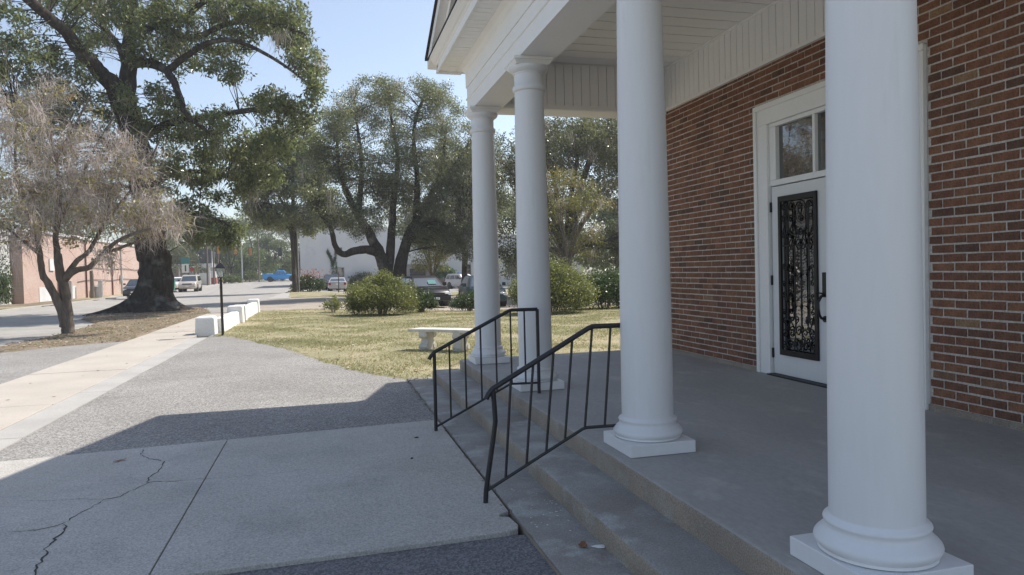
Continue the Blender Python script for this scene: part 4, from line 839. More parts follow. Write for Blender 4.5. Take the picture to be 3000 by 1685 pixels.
tag(litter('fallen_leaves', verge_poly, 5200, 6, .085, .03), 'leaf litter on the verge below the oak', 'leaves', kind='stuff')
tag(litter('fallen_leaves', [(-4.3, 4), (-3.1, 4), (-3.1, 28), (-4.3, 28)], 60, 7, .06, .014), 'few dry leaves lying on the cream sidewalk', 'leaves', kind='stuff')

# ---------------------------------------------------------------- garden bench, lamp, low white wall
bt = thing('garden_bench', 'white cast stone bench on carved scroll legs on the lawn', 'bench', (2.04, 12.62, H(2.04, 12.62)), R(-43))
ol = []
for i in range(13): ol.append((-.66+1.32*i/12, -.19+.05*math.sin(math.pi*i/12)))
ol = ol+[(x, y_+.38) for x, y_ in ol[::-1]]
n = len(ol); V = []
for sc_, z in ((.97, .335), (1, .345), (1, .372), (.985, .385)): V += [(x*sc_, y_*sc_, z) for x, y_ in ol]
F = [tuple(range(n))[::-1], tuple(range(3*n, 4*n))]+[(k*n+i, k*n+(i+1) % n, (k+1)*n+(i+1) % n, (k+1)*n+i) for k in range(3) for i in range(n)]
MB().add(V, F).build('seat', MT['bench'], bt, True)
legp = [(-.15, 0), (.15, 0), (.155, .03), (.12, .05), (.135, .09), (.10, .15), (.085, .20), (.11, .26), (.155, .29), (.16, .334), (-.16, .334), (-.155, .29), (-.11, .26), (-.085, .20), (-.10, .15), (-.135, .09), (-.12, .05), (-.155, .03)]
for s in (-1, 1):
    m = MB().prism(legp, s*.36-.075, s*.36+.075, 'x')
    for yy in (-.115, .115):
        for zz in (.07, .27): m.lathe([(.045, s*.36-.088), (.05, s*.36-.08), (.05, s*.36+.08), (.045, s*.36+.088)], 14, (0, yy, zz), 'x')
    m.build('leg', MT['bench'], bt, True)
lp = thing('lamp_post', 'black lamp post with a glazed carriage lantern at the driveway edge', 'lamp', (-2.40, 18.24, -.005))
MB().lathe([(.04, 0), (.04, .02), (.031, .03), (.031, 1.30), (.038, 1.31), (.038, 1.35), (.025, 1.37), (.02, 1.40)], 16).build('post', MT['iron'], lp, True)
m = MB().frustum((0, 0), 1.395, 1.42, .05, .05, .062, .062).frustum((0, 0), 1.625, 1.645, .125, .125, .12, .12)
m.frustum((0, 0), 1.645, 1.72, .105, .105, .055, .055).frustum((0, 0), 1.72, 1.745, .05, .05, .03, .03); m.build('roof', MT['iron'], lp)
MB().lathe([(.012, 1.745), (.026, 1.765), (.012, 1.785), (.02, 1.80), (.004, 1.825)], 10).build('finial', MT['iron'], lp, True)
for i in range(4):
    a = math.pi/4+i*math.pi/2
    MB().tube([(.085*math.cos(a), .085*math.sin(a), 1.42), (.148*math.cos(a), .148*math.sin(a), 1.625)], .006, 5).build('bar', MT['iron'], lp)
    b = i*math.pi/2; cs, sn = math.cos(b), math.sin(b); q = lambda u, v, z: (u*cs-v*sn, u*sn+v*cs, z)
    gp, gtr, gb = newmat('lantern_glass_%d' % i); gb.inputs['Base Color'].default_value = (.9, .95, .95, 1); gb.inputs['Roughness'].default_value = .05; gb.inputs['Transmission Weight'].default_value = .9; gb.inputs['IOR'].default_value = 1.1
    MB().add([q(.058, -.056, 1.423), q(.058, .056, 1.423), q(.102, .099, 1.622), q(.102, -.099, 1.622)], [(0, 1, 2, 3)]).build('pane', gp, lp)
for dx in (-.03, .03): MB().lathe([(.012, 1.42), (.012, 1.50), (.016, 1.51), (.004, 1.56)], 8, (dx, 0, 0)).build('bulb', MT['plate'], lp, True)
wt = thing('low_wall', 'low white painted masonry wall with stubby piers along the sidewalk', 'wall', (-2.6, 24, 0))
def pier(x0, x1, y0, y1, h):
    m = MB(); m.frustum(((x0+x1)/2, (y0+y1)/2-24), -.05, h-.03, (x1-x0)/2+.012, (y1-y0)/2+.012, (x1-x0)/2-.006, (y1-y0)/2-.006); m.frustum(((x0+x1)/2, (y0+y1)/2-24), h-.0302, h, (x1-x0)/2-.006, (y1-y0)/2-.006, (x1-x0)/2-.05, (y1-y0)/2-.05)
    o = m.build('pier', MT['lime'], wt, bev=.018); o.location.x = 2.6; return o
pier(-3.10, -2.66, 18.8, 19.35, .44); pier(-2.86, -2.42, 22.75, 23.25, .53); pier(-2.86, -2.46, 24.0, 24.45, .50); pier(-2.88, -2.47, 28.8, 29.25, .52)
for y0, y1, h in ((19.36, 22.74, .36), (24.46, 28.79, .40)):
    o = MB().prism([(-2.78, -.05), (-2.50, -.05), (-2.515, h-.03), (-2.56, h), (-2.72, h), (-2.765, h-.03)], y0-24, y1-24, 'y').build('panel', MT['lime'], wt, bev=.01); o.location.x = 2.6
# small things lying about on the steps and the walk
def flatleaf(name, label, cat, loc, L, Wd, m, seed, rz, curl=.25):
    rr = random.Random(seed); n = 14; V = [(0, 0, .012)]; F = []
    for i in range(n):
        a = 6.283*i/n; rr_ = (1+.18*math.sin(3*a+seed))*rr.uniform(.88, 1.06); x, y_ = L*rr_*math.cos(a), Wd*rr_*math.sin(a); V.append((x, y_, .004+curl*abs(y_)*.6+curl*.25*abs(x)))
    for i in range(n): F.append((0, 1+i, 1+(i+1) % n))
    V += [(x, y_, z-.003) for x, y_, z in V]; F += [tuple(j+n+1 for j in f[::-1]) for f in F]+[(1+i, 1+(i+1) % n, n+2+(i+1) % n, n+2+i) for i in range(n)]
    o = MB().add(V, F).build(name, m, None, True, 70); o.location = loc; o.rotation_euler = (0, 0, rz); tag(o, label, cat); return o
flatleaf('fallen_leaf', 'curled rust brown leaf on the bottom step', 'leaf', (1.225, 3.37, .013), .036, .022, plain('rust_leaf', (.24, .10, .045), .8), 2, R(70), .7)
flatleaf('paint_flake', 'white peeled paint flake on the bottom step', 'flake', (1.30, 3.335, .013), .036, .021, MT['paperwhite'], 5, R(-20), .1)
flatleaf('fallen_leaf', 'pale tan leaf lying on the cracked walk', 'leaf', (-1.59, 6.12, .009), .05, .014, plain('tan_leaf', (.36, .24, .17), .8), 3, R(40), .4)
flatleaf('bark_chip', 'small dark chip lying on the walk beside the railing foot', 'chip', (.72, 6.06, .006), .02, .008, MT['crack'], 4, R(10), .2)
flatleaf('bark_chip', 'grey chip beside the bent railing post', 'chip', (.60, 5.4, .006), .014, .008, MT['crack'], 6, R(50), .2)
rs = np.random.default_rng(9); m_ = 46; C = np.stack([rs.uniform(1.06, 1.30, m_), 3.95+rs.normal(size=m_)*.22, np.full(m_, .0165)], 1); V, Q, T = leaves(C, .016, rs, 0, .8); V = V.reshape(-1, 4, 3); V[:, :, 2] = C[:, None, 2]
tag(rawmesh('paint_flecks', V.reshape(-1, 3), Q, MT['paperwhite'], None, T), 'white paint flecks spattered on the bottom step', 'flecks', kind='stuff')
rs = np.random.default_rng(10); m_ = 260; yy = rs.uniform(3.9, 9.3, m_); C = np.stack([1.008+rs.normal(size=m_)*.012, yy, np.full(m_, .002)], 1)
v, q, tt = strands(C, unit(rs.normal(size=(m_, 3))*.7+np.array([0, 0, .5])), .012+.03*rs.random(m_), np.full(m_, .003), rs, 1, .2)
tag(rawmesh('crack_weeds', v, q, MT['dirt'], None, tt), 'dry weeds and dirt in the joint before the steps', 'weeds', kind='stuff')

# ---------------------------------------------------------------- vehicles
def car(name, label, cat, loc, heading, L, Wd, Hh, style, pm, sc_=1., extra=None):
    """heading: angle of the front direction from +X"""
    t = thing(name, label, cat, loc, heading); t.scale = (sc_,)*3; hw = Wd/2
    S = dict(sedan=[(-.5, .42, .78, .78), (-.485, .30, .93, .90), (-.40, .24, 1.0, .97), (-.2, .22, .98, 1), (.1, .22, .95, 1), (.25, .22, .93, .99), (.40, .24, .84, .95), (.475, .28, .72, .86), (.5, .40, .60, .74)],
             suv=[(-.5, .5, .95, .84), (-.49, .36, 1.06, .93), (-.40, .28, 1.12, .98), (-.2, .27, 1.10, 1), (.1, .27, 1.08, 1), (.25, .27, 1.07, .99), (.40, .28, 1.0, .96), (.475, .34, .86, .88), (.5, .48, .72, .76)],
             pickup=[(-.5, .52, 1.0, .92), (-.495, .46, 1.12, .95), (-.35, .42, 1.13, .97), (-.12, .40, 1.12, .98), (.1, .40, 1.12, 1), (.22, .40, 1.12, .99), (.40, .42, 1.05, .96), (.475, .46, .92, .90), (.5, .55, .78, .8)])[style]
    C = dict(sedan=(-.44, -.24, .10, .24, .80), suv=(-.485, -.44, .08, .22, .84), pickup=(-.14, -.11, .10, .20, .82))[style]   # rear base, rear roof, front roof, front base, roof width
    V = []
    for x, zb, zt, wf in S:
        w_ = hw*wf; zmid = zb+(zt-zb)*.55
        ring = [(-.88*w_, zb), (-w_, zb+.25*(zt-zb)), (-w_, zmid), (-.95*w_, zt-.05), (-.84*w_, zt), (0, zt+.02)]
        ring = ring+[(-a, b) for a, b in ring[-2::-1]]; V += [(x*L, a, b) for a, b in ring]
    k = 11; ns = len(S); F = [(i*k+j, i*k+(j+1) % k, (i+1)*k+(j+1) % k, (i+1)*k+j) for i in range(ns-1) for j in range(k)]+[tuple(range(k)), tuple(range((ns-1)*k, ns*k))[::-1]]
    MB().add(V, F).build('body', pm, t, True, 40)
    zb = dict(sedan=.93, suv=1.06, pickup=1.10)[style]; xr0, xr1, xf1, xf0 = [c*L for c in C[:4]]; wb, wr = hw*.90, hw*.90*C[4]; zs = Hh-.10
    def at(f, top):  # point on the glasshouse edge
        return None
    rings = [(xr0, xf0, wb, zb), (xr0+(xr1-xr0)*.88, xf0+(xf1-xf0)*.88, wb+(wr-wb)*.85, zs), (xr1+.06*L*.5, xf1-.05*L*.5, wr*.92, Hh)]
    V = []; F = []
    for a, b, w_, z in rings: V += [(a, -w_, z), (b, -w_, z), (b, w_, z), (a, w_, z)]
    for i in range(2): F += [(i*4+j, i*4+(j+1) % 4, i*4+4+(j+1) % 4, i*4+4+j) for j in range(4)]
    F.append((8, 9, 10, 11)); MB().add(V, F).build('cabin', pm, t, bev=.03)
    (a0, b0, w0, z0), (a1, b1, w1, z1) = rings[0], rings[1]
    def lerp(p, q_, t_): return tuple(p[i]+(q_[i]-p[i])*t_ for i in range(3))
    def pane(name_, p00, p10, p11, p01, off):
        MB().add([tuple(c+o_ for c, o_ in zip(p, off)) for p in (p00, p10, p11, p01)], [(0, 1, 2, 3)]).build(name_, MT['carglass'], t)
    lo_, hi_ = .10, .93
    for s in (-1, 1):
        A0, B0, A1, B1 = (a0, s*w0, z0), (b0, s*w0, z0), (a1, s*w1, z1), (b1, s*w1, z1)
        def sp(f, g): return lerp(lerp(A0, B0, f), lerp(A1, B1, f), g)
        cuts = dict(sedan=((.14, .50), (.53, .88)), suv=((.05, .26), (.29, .57), (.60, .90)), pickup=((.08, .44), (.50, .90)))[style]
        for c0, c1 in cuts: pane('side_window', sp(c0, lo_), sp(c1, lo_), sp(c1-(.05 if c1 > .85 else 0), hi_), sp(c0+(.06 if c0 < .2 and style == 'sedan' else 0), hi_), (0, s*.012, .004))
    for nm, X0, X1, sg in (('windscreen', b0, b1, 1), ('rear_window', a0, a1, -1)):
        p = lambda f, g: lerp(lerp((X0, -w0, z0), (X0, w0, z0), f), lerp((X1, -w1, z1), (X1, w1, z1), f), g)
        g0 = .06 if nm == 'windscreen' or style == 'sedan' else .18
        pane(nm, p(.06, g0), p(.94, g0), p(.92, .95), p(.08, .95), (sg*.014, 0, .006))
    wr_ = dict(sedan=.32, suv=.36, pickup=.39)[style]; wx = dict(sedan=(.29, -.30), suv=(.30, -.29), pickup=(.315, -.295))[style]
    for xw in wx:
        for s in (-1, 1):
            MB().lathe([(wr_+.05, s*(hw*.60)), (wr_+.05, s*(hw*.995)), (wr_+.02, s*(hw*1.0))], 22, (xw*L, 0, wr_+.03), 'y').build('wheel_arch', MT['black'], t)
            wo = bpy.data.objects.new('wheel', None); col.objects.link(wo); wo.parent = t
            MB().lathe([(wr_*.62, s*hw*.80), (wr_*.97, s*hw*.81), (wr_, s*hw*.85), (wr_, s*hw*.97), (wr_*.96, s*hw*1.01), (wr_*.66, s*hw*1.015)], 24, (xw*L, 0, wr_), 'y').build('tyre', MT['rubber'], wo, True)
            rm_ = MB().lathe([(wr_*.66, s*hw*.98), (wr_*.64, s*hw*1.017), (wr_*.56, s*hw*1.012), (wr_*.5, s*hw*.985), (wr_*.1, s*hw*1.0), (.02, s*hw*1.01)], 20, (xw*L, 0, wr_), 'y'); rm_.build('rim', MT['rim'], wo, True)
    zf = dict(sedan=.62, suv=.80, pickup=.86)[style]
    for s in (-1, 1):
        MB().prism([(L*.475, zf-.08), (L*.500, zf-.075), (L*.490, zf+.06), (L*.44, zf+.085)], s*hw*.52, s*hw*.84, 'y').build('headlight', MT['lens'], t, bev=.01)
        MB().prism([(-L*.478, zf+.02), (-L*.505, zf+.02), (-L*.495, zf+.26), (-L*.47, zf+.26)], s*hw*.64, s*hw*.90, 'y').build('tail_light', MT['redl'], t, bev=.01)
        MB().frustum((L*.17, s*hw*1.07), zb+.04, zb+.20, .06, .09, .05, .08).build('mirror', MT['black'] if style != 'sedan' else pm, t, bev=.02)
    MB().box(L*.485, L*.503, -hw*.48, hw*.48, zf-.07, zf+.05).build('grille', MT['black'], t, bev=.01)
    MB().box(L*.44, L*.508, -hw*.80, hw*.80, zf-.34, zf-.14).build('bumper', pm if style != 'pickup' else MT['chrome'], t, bev=.03); MB().box(-L*.508, -L*.44, -hw*.82, hw*.82, zf-.30, zf-.06).build('bumper', pm if style != 'pickup' else MT['chrome'], t, bev=.03)
    MB().box(L*.503, L*.512, -.15, .15, zf-.27, zf-.16).build('number_plate', MT['plate'], t); MB().box(-L*.514, -L*.503, -.15, .15, zf+.05, zf+.18).build('number_plate', MT['plate'], t)
    if style == 'suv':
        for s in (-1, 1): MB().tube([(xr1, s*wr*.8, Hh-.02), (xr1+.1, s*wr*.8, Hh+.05), (xf1-.2, s*wr*.8, Hh+.05), (xf1-.1, s*wr*.8, Hh-.02)], .02, 6).build('roof_rail', MT['chrome'], t)
    if style == 'pickup':
        MB().box(-L*.48, -L*.15, -hw*.80, hw*.80, 1.145, 1.15).build('load_bed', MT['black'], t); MB().box(-L*.40, -L*.24, -.4, .35, 1.15, 1.30).build('load', MT['whitewall'], t, bev=.06)
        for s in (-1, 1): MB().box(-L*.495, -L*.14, s*hw*.90-.05, s*hw*.90+.05, 1.10, 1.24).build('bed_side', pm, t, bev=.02)
        MB().box(-L*.499, -L*.488, -hw*.84, hw*.84, 1.10, 1.24).build('tailgate', pm, t, bev=.015)
    if extra: extra(t, L, hw, Hh)
    return t
def gz(x, y_): return (x, y_, H(x, y_)+.0)
def lightbar(t, L, hw, Hh): MB().box(-.35, .05, -hw*.55, hw*.55, Hh+.05, Hh+.16).build('light_bar', plain('blue_lightbar', (.03, .25, .60), .25), t, bev=.03)
def sticker(t, L, hw, Hh): MB().add([(L*.218, .05, 1.06), (L*.218, .45, 1.06), (L*.178, .42, 1.25), (L*.178, .05, 1.25)], [(0, 1, 2, 3)]).build('sticker_reflection', MT['teal'], t)  # teal pane on the windscreen, a green sticker reflection put in as colour
car('parked_car', 'black car parked nose first behind the round shrub', 'car', gz(4.55, 34.6), R(-80), 4.45, 1.74, 1.45, 'sedan', paint('black_paint', (.015, .012, .014)), extra=sticker)
car('parked_car', 'dark blue green car mostly hidden behind the columns', 'car', gz(7.45, 34.2), R(-92), 4.6, 1.80, 1.47, 'sedan', paint('dark_teal_paint', (.02, .045, .06)))
car('parked_car', 'silver sedan with its tail lights to the church, near the pale building', 'car', gz(1.25, 72), R(88), 4.8, 1.84, 1.36, 'sedan', paint('silver_paint', (.52, .50, .48), .3, .5))
car('parked_suv', 'dark grey suv parked beyond the silver sedan', 'car', gz(.72, 79.5), R(-94), 4.7, 1.85, 1.72, 'suv', paint('charcoal_paint', (.04, .04, .045)))
car('parked_suv', 'white suv with blue roof light bar by the pale building', 'car', gz(15.3, 80.2), R(-62), 4.6, 1.85, 1.68, 'suv', paint('white_paint_car', (.62, .60, .57)), extra=lightbar)
car('parked_car', 'pale grey car seen between the end columns', 'car', gz(19.6, 68), R(-95), 4.6, 1.8, 1.46, 'sedan', paint('pale_grey_paint', (.45, .46, .46), .3, .4))
car('parked_car', 'dusty dark grey sedan at the far kerb beside the oak trunk', 'car', gz(-14.2, 62.2), R(-90), 4.7, 1.82, 1.45, 'sedan', paint('slate_paint', (.07, .075, .09), .3, .3), .95)
car('parked_suv', 'cream coloured suv parked along the far kerb', 'car', gz(-13.0, 77), R(-88), 4.7, 1.85, 1.72, 'suv', paint('cream_paint', (.58, .53, .46), .3, .3), .95)
car('parked_car', 'white car behind the cream suv and the green bin', 'car', gz(-16.4, 88), R(-60), 4.6, 1.8, 1.46, 'sedan', paint('gloss_white_paint', (.75, .75, .74)))
car('pickup_truck', 'bright blue crew cab pickup crossing the intersection', 'pickup', (-6.75, 120, H(-6.75, 120)), R(-3), 5.45, 1.85, 1.78, 'pickup', paint('bright_blue_paint', (.03, .33, .78), .3))

# ---------------------------------------------------------------- buildings
def window(parent, x0, x1, y_, z0, z1, frm, bars=1, ax='y', sign=-1):
    """window in a wall whose face is the plane y = y_ (or x = y_), looking along sign"""
    fr = bpy.data.objects.new('window', None); col.objects.link(fr); fr.parent = parent
    def B(m, a0, a1, d0, d1, b0, b1):
        lo_, hi_ = sorted((y_+sign*d0, y_+sign*d1)); return m.box(a0, a1, lo_, hi_, b0, b1) if ax == 'y' else m.box(lo_, hi_, a0, a1, b0, b1)
    B(MB(), x0, x1, -.02, .01, z0, z1).build('pane', MT['glass'], fr); m = MB(); t_ = .06
    B(m, x0-t_, x1+t_, 0, .05, z1, z1+t_); B(m, x0-t_, x0, 0, .05, z0, z1); B(m, x1, x1+t_, 0, .05, z0, z1); m.build('frame', frm, fr); B(MB(), x0-t_-.04, x1+t_+.04, 0, .09, z0-t_, z0).build('sill', frm, fr)
    for i in range(bars):
        xm = x0+(x1-x0)*(i+1)/(bars+1); B(MB(), xm-.02, xm+.02, .01, .03, z0, z1).build('glazing_bar', frm, fr)
    if bars: B(MB(), x0, x1, .012, .028, (z0+z1)/2-.02, (z0+z1)/2+.02).build('glazing_bar', frm, fr)
pb = thing('office_building', 'long pale stucco two storey building behind the parked cars', 'building', (0, 0, 0))
MB().box(-2.65, 7.6, 86, 100, -1.2, 6.6).build('wall', MT['stucco'], pb); MB().box(7.6, 32, 86.6, 100, -1.2, 5.6).build('wall', MT['stucco'], pb)
MB().box(-2.8, 7.75, 85.85, 100.2, 6.6, 6.78).build('parapet', MT['paperwhite'], pb); MB().box(7.75, 32.1, 86.45, 100.2, 5.6, 5.75).build('parapet', MT['paperwhite'], pb)
window(pb, 1.2, 2.2, 86, .0, 2.05, MT['beige'], 0); window(pb, 1.25, 2.05, 86, 3.65, 4.4, MT['beige'], 1); window(pb, 5.6, 6.4, 86, 3.65, 4.4, MT['beige'], 1); window(pb, 16.6, 17.55, 86.6, .9, 2.1, MT['beige'], 1); window(pb, 22.4, 23.3, 86.6, .9, 2.1, MT['beige'], 1)
MB().box(9.2, 12.6, 86.3, 86.62, -.9, 2.3).build('garage_front', MT['beige'], pb); MB().box(10.0, 11.9, 86.24, 86.33, -.9, 1.75).build('garage_door', MT['black'], pb)
for i in range(4): MB().box(10.0, 11.9, 86.22, 86.245, -.45+i*.55, -.43+i*.55).build('door_rib', MT['beige'], pb)
bb = thing('brick_building', 'long low pinkish brick building across the street', 'building', (0, 0, 0))
MB().box(-30, -18., 50.2, 92, -.3, 4.55).build('wall', MT['farbrick'], bb); MB().box(-30.1, -17.9, 50.1, 92.1, 4.55, 4.75).build('coping', MT['whitewall'], bb)
for y_ in (52.6, 57.3): MB().box(-18., -17.97, y_, y_+2.4, .05, 1.0).build('whitewash_patch', MT['whitewall'], bb)
for i, (y_, mm) in enumerate(((62, 'pipered'), (69, 'pipered'), (72, 'steel'), (56, 'pipered'))):
    MB().tube([(-17.92, y_, 0), (-17.92, y_, 4.5)], .06, 8).build('downpipe', MT[mm], bb)
for z in (1.35, 2.3): MB().tube([(-17.94, 60+i*1.7, z+.12*math.sin(math.pi*((i % 5)/5.))-.06) for i in range(12)], .022, 5).build('cable', MT['black'], bb)
MB().box(-17.99, -17.8, 71.5, 71.9, 1.2, 1.75).build('meter_box', MT['steel'], bb); MB().box(-18, -17.92, 54.5, 55.3, 2.1, 2.9).build('vent', MT['whitewall'], bb)
wb_ = thing('white_building', 'white painted wall end overgrown with vines, left of the brick building', 'building', (0, 0, 0))
MB().box(-30, -18.6, 38, 50.0, -.3, 4.3).build('wall', MT['whitewall'], wb_); MB().box(-30.1, -18.5, 37.9, 50.05, 4.3, 4.5).build('coping', MT['whitewall'], wb_)
rs = np.random.default_rng(15); m_ = 2600; V, Q, T = leaves(np.stack([-18.55+.12*rs.random(m_), rs.uniform(44, 49.8, m_), np.abs(rs.normal(size=m_))*1.7+.2], 1), .13, rs, .5, .7); rawmesh('vines', V, Q, MT['shrubd'], wb_, T)
sh = thing('corner_shop', 'white pillared shop front with dark glazing at the street corner', 'building', (0, 0, 0))
g0 = .3
MB().box(-30, -17.8, 126, 138, 0, 5.6).build('wall', MT['whitewall'], sh); MB().box(-30.2, -17.4, 123, 138.2, g0+2.6, g0+3.25).build('canopy', MT['whitewall'], sh); MB().box(-30, -17.9, 125.4, 125.95, g0+3.3, g0+5.6).build('upper_band', MT['darkroof'], sh)
for x in (-28, -25.2, -22.4, -19.9, -17.9): MB().lathe([(.2, g0-.1), (.2, g0+.1), (.15, g0+.15), (.13, g0+2.45), (.2, g0+2.6)], 14, (x, 123.4, 0)).build('pillar', MT['paperwhite'], sh, True)
for x in (-28.5, -26, -23.4, -20.6): window(sh, x, x+1.9, 126, g0+.3, g0+2.4, MT['teal'], 1)
MB().box(-21.0, -20.1, 122.93, 122.99, g0+2.75, g0+3.1).build('green_sign', MT['green'], sh)
sd_ = thing('garden_shed', 'small dark roofed shed with a blue tarp behind the shrubs', 'shed', (19.2, 46.5, H(19.2, 46.5)), R(8))
MB().box(-1.3, 1.3, -1, 1, -.1, 1.0).build('wall', MT['fencewood'], sd_); MB().prism([(-1.5, .95), (1.5, 1.35), (1.5, 1.45), (-1.5, 1.05)], -1.15, 1.15, 'y').build('roof', MT['darkroof'], sd_); MB().prism([(-1.1, .35), (.9, .35), (1., 1.1), (-1., .95)], -1.06, -1.02, 'y').build('tarp', MT['bluetarp'], sd_)
fe = thing('picket_fence', 'short weathered picket fence beside the white suv', 'fence', (13.6, 83.2, H(13.6, 83.2)))
for i in range(14): MB().prism([(-.07, 0), (.07, 0), (.07, 1.2), (0, 1.3), (-.07, 1.2)], 0, .03, 'y').build('picket', MT['fencewood'], fe).location.x = i*.19-1.2
for z in (.35, .95): MB().box(-1.35, 1.4, .031, .07, z, z+.09).build('rail', MT['fencewood'], fe)

# ---------------------------------------------------------------- street furniture
def pole(label, x, y_, h, r, m, arms=0, name='utility_pole', az=0.):
    t = thing(name, label, 'pole', (x, y_, H(x, y_)), az)
    MB().tube([(0, 0, -.3), (.02, 0, h*.5), (.0, 0, h)], [r, r*.9, r*.75], 12).build('shaft', m, t, True)
    for i in range(arms):
        z = h-.35-i*.9; MB().box(-1.15, 1.15, -.06, .06, z, z+.11).build('cross_arm', MT['wood'], t)
        for xx in (-1.0, -.45, .45, 1.0): MB().lathe([(.03, z+.11), (.05, z+.15), (.03, z+.2), (.045, z+.24)], 8, (xx, 0, 0)).build('insulator', MT['steel'], t, True)
    return t
up_ = pole('dark weathered utility pole with a pale conduit beside the hedge', -2.25, 60, 9.2, .17, mat('tarred_wood', (.045, .035, .03), .9, (.09, .07, .06), 3, 30, .3), 1)
MB().tube([(.24, -.05, 0), (.22, -.05, 5.2)], .05, 8).build('conduit', MT['steel'], up_, True)
pA = pole('grey steel signal pole past the stop line', -12.4, 118, 7.6, .11, MT['steel'], 0, 'signal_pole'); pB = pole('wooden utility pole right of the orange signals', -10.5, 125, 8.6, .15, MT['wood'], 1)
pC = pole('slim utility pole with two cross arms and a transformer down the street', -9.9, 140, 9., .14, MT['wood'], 2); MB().lathe([(.26, 5.4), (.28, 5.45), (.28, 6.3), (.22, 6.35)], 14, (-.4, 0, 0)).build('transformer', MT['steel'], pC, True)
p1 = pole('plain wooden pole near the white cabinet', -15.5, 105, 7., .14, MT['wood']); p2 = pole('wooden pole between the cabinet and the red kiosk', -15.1, 108, 7.4, .13, MT['wood']); p3 = pole('dark pole carrying the left orange signal', -15.1, 112.4, 7.8, .14, MT['wood'])
pole('stub wooden post on the grass before the brick building', -17.0, 60, 2.1, .16, MT['wood'], 0, 'wooden_post')
pole('slim dark sign post behind the grass strip near the silver sedan', 1.15, 63, 1.75, .045, MT['black'], 0, 'sign_post')
def wire(label, a, b, sag, r=.016, name='overhead_wire'):
    pts = [tuple(a[i]+(b[i]-a[i])*t/16 for i in range(2))+(a[2]+(b[2]-a[2])*t/16-sag*4*(t/16)*(1-t/16),) for t in range(17)]
    tag(MB().tube(pts, r, 5).build(name, MT['black']), label, 'wire')
wire('span wire carrying the traffic signals over the street', (-15.1, 112.4, 6.6), (-4.2, 113, 6.4), .35, .02); pole('steel pole holding the right end of the signal wire', -4.2, 113, 6.9, .11, MT['steel'], 0, 'signal_pole')
wire('upper service wire from the dark pole to the street end', (-2.25, 60, 8.9), (-10.5, 125, 8.5), .9); wire('lower service wire from the dark pole to the steel pole', (-2.25, 60, 7.2), (-4.2, 113, 6.7), .8)
wire('service wire between the two far utility poles', (-10.5, 125, 8.4), (-9.9, 140, 8.8), .2); wire('wire from the dark pole to the pale building', (-2.25, 60, 8.2), (3.2, 86, 5.9), .4, .014)
def signal(label, x, y_, z, az, m=None):
    t = thing('traffic_light', label, 'traffic light', (x, y_, z), az, 'signals hanging over the crossing')
    MB().box(-.19, .19, -.12, .12, -.55, .55).build('housing', MT['orange'] if m is None else m, t, bev=.03)
    MB().box(-.28, .28, .121, .135, -.66, .66).build('backplate', MT['black'], t)
    for i, mm in enumerate(('redl', 'amber', 'green')):
        zc = .34-i*.34; MB().lathe([(.13, -.125), (.13, -.145)], 16, (0, 0, zc), 'y').build('lens', MT['orange'] if m is None else MT[mm], t, True)
        MB().prism([(math.cos(a)*.155, zc+math.sin(a)*.155) for a in [math.pi*k/8 for k in range(9)]]+[(math.cos(a)*.135, zc+math.sin(a)*.135) for a in [math.pi*k/8 for k in range(8, -1, -1)]], -.30, -.121, 'y').build('visor', MT['orange'] if m is None else m, t)
    MB().tube([(0, 0, .55), (0, 0, 1.12)], .025, 6).build('hanger', MT['steel'], t)
signal('orange signal with black backplate beside the steel pole', -12.7, 112.5, 5.15, 0); signal('orange signal with black backplate left of the wooden pole', -10.6, 112.6, 4.95, 0)
signal('orange signal turned to the side street on the dark pole', -15.0, 112.2, 5.3, R(65)); signal('lit red signal showing beyond the broadleaf tree', -6.4, 112.9, 4.85, R(180), MT['signred'])
hy = thing('fire_hydrant', 'white fire hydrant with a yellow cap at the street corner', 'hydrant', gz(-14.9, 114.2))
MB().lathe([(.16, 0), (.16, .06), (.11, .08), (.11, .5), (.14, .52), (.14, .56)], 14).build('barrel', MT['paperwhite'], hy, True); MB().lathe([(.13, .56), (.11, .66), (.04, .72), (.03, .78)], 14).build('bonnet', MT['cone'], hy, True)
for s in (-1, 1): MB().lathe([(.07, s*.1), (.07, s*.2), (.05, s*.22)], 10, (0, 0, .42), 'x').build('outlet', MT['cone'], hy, True)
cb = thing('utility_cabinet', 'pale grey roadside cabinet near the corner shop', 'cabinet', gz(-16.6, 110)); MB().box(-.75, .75, -.5, .5, 0, 1.75).build('box', MT['steel'], cb, bev=.03); MB().box(-.7, .7, -.53, -.505, .1, 1.65).build('door', MT['whitewall'], cb, bev=.01)
ki = thing('vending_kiosk', 'red and white kiosk beside the utility poles', 'kiosk', gz(-16.0, 113.5)); MB().box(-.45, .45, -.4, .4, 0, .95).build('base', MT['signred'], ki, bev=.03); MB().frustum((0, 0), .951, 1.9, .45, .4, .42, .34).build('hood', MT['paperwhite'], ki, bev=.04)
sg = thing('street_sign', 'teal sign post with a white panel before the shop', 'sign', gz(-18.1, 104)); MB().box(-.06, .06, -.06, .06, 0, 3.2).build('post', MT['teal'], sg); MB().box(-.45, .45, -.09, -.065, 1.9, 3.1).build('panel', MT['paperwhite'], sg); MB().box(-.05, .12, -.1, -.091, 2.1, 2.9).build('emblem', MT['black'], sg); MB().box(-.55, .55, -.03, .03, 3.2, 3.9).build('header', MT['teal'], sg)
st = thing('stop_sign', 'small red octagon sign at the shop corner', 'sign', gz(-18.6, 112)); MB().tube([(0, 0, 0), (0, 0, 2.4)], .035, 8).build('post', MT['steel'], st); MB().prism([(.33*math.cos(R(22.5+45*i)), 2.3+.33*math.sin(R(22.5+45*i))) for i in range(8)], -.06, -.04, 'y').build('plate', MT['signred'], st)
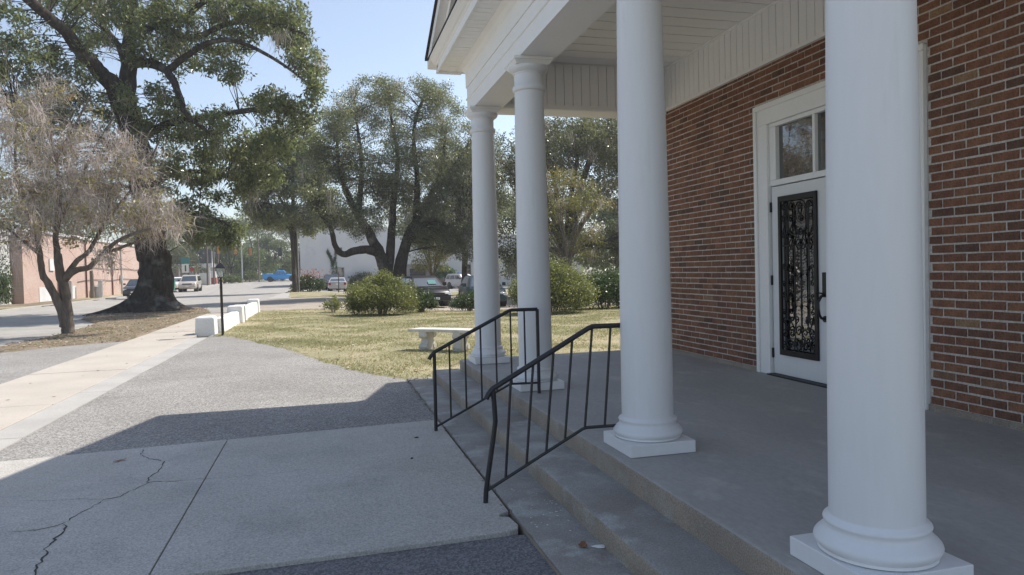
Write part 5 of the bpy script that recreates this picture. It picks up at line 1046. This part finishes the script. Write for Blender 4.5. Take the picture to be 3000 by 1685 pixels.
bn = thing('wheelie_bin', 'green wheeled bin between the oak trunk and the cream suv', 'bin', gz(-15.3, 80)); MB().frustum((0, 0), .08, 1.0, .26, .28, .32, .36).build('tub', MT['bin'], bn, bev=.02); MB().box(-.35, .35, -.40, .38, 1.0, 1.08).build('lid', MT['bin'], bn, bev=.02)
for s in (-1, 1): MB().lathe([(.12, s*.27), (.12, s*.32)], 14, (0, .26, .12), 'x').build('wheel', MT['rubber'], bn, True)
for i, (x, y_, h, lab) in enumerate(((-17.55, 57, 1.35, 'tall grey utility pedestal beside the stub post'), (-16.5, 60.3, 1.3, 'grey utility pedestal on the grass, right of the stub post'), (-16.75, 60.3, .85, 'short pedestal paired with the taller grey one'))):
    o = MB().box(-.13, .13, -.13, .13, -.05, h-.06).frustum((0, 0), h-.06, h, .15, .15, .13, .13).build('utility_pedestal', MT['steel'], bev=.02); o.location = (x, y_, H(x, y_)+.03); tag(o, lab, 'pedestal')
gm = thing('gas_meter', 'grey gas meter with pipes against the brick wall', 'meter', (-17.6, 63.2, .03)); MB().box(-.18, .18, -.2, .2, .45, .85).build('meter', MT['steel'], gm, bev=.05); MB().tube([(0, -.25, 0), (0, -.25, .95), (0, 0, 1.0), (0, .25, .95), (0, .25, 0)], .035, 8).build('pipe', MT['steel'], gm, True)

# ---------------------------------------------------------------- thin haze added for the veil of lens glare, lifting the darks
hz = MB().box(-610, 610, -130, 610, -2.2, 24).build('haze', plain('unused_haze_surface', (.8, .8, .8)))
hm = bpy.data.materials.new('veil_haze'); hm.use_nodes = True; ht = hm.node_tree; ht.nodes.remove(ht.nodes['Principled BSDF'])
pv = ht.nodes.new('ShaderNodeVolumePrincipled'); pv.inputs['Color'].default_value = (.93, .96, 1, 1); pv.inputs['Density'].default_value = .0010; pv.inputs['Anisotropy'].default_value = .35
ht.links.new(pv.outputs[0], ht.nodes['Material Output'].inputs['Volume']); hz.data.materials.clear(); hz.data.materials.append(hm)
tag(hz, 'thin haze added over the street to imitate veiling lens glare', 'haze', kind='stuff')
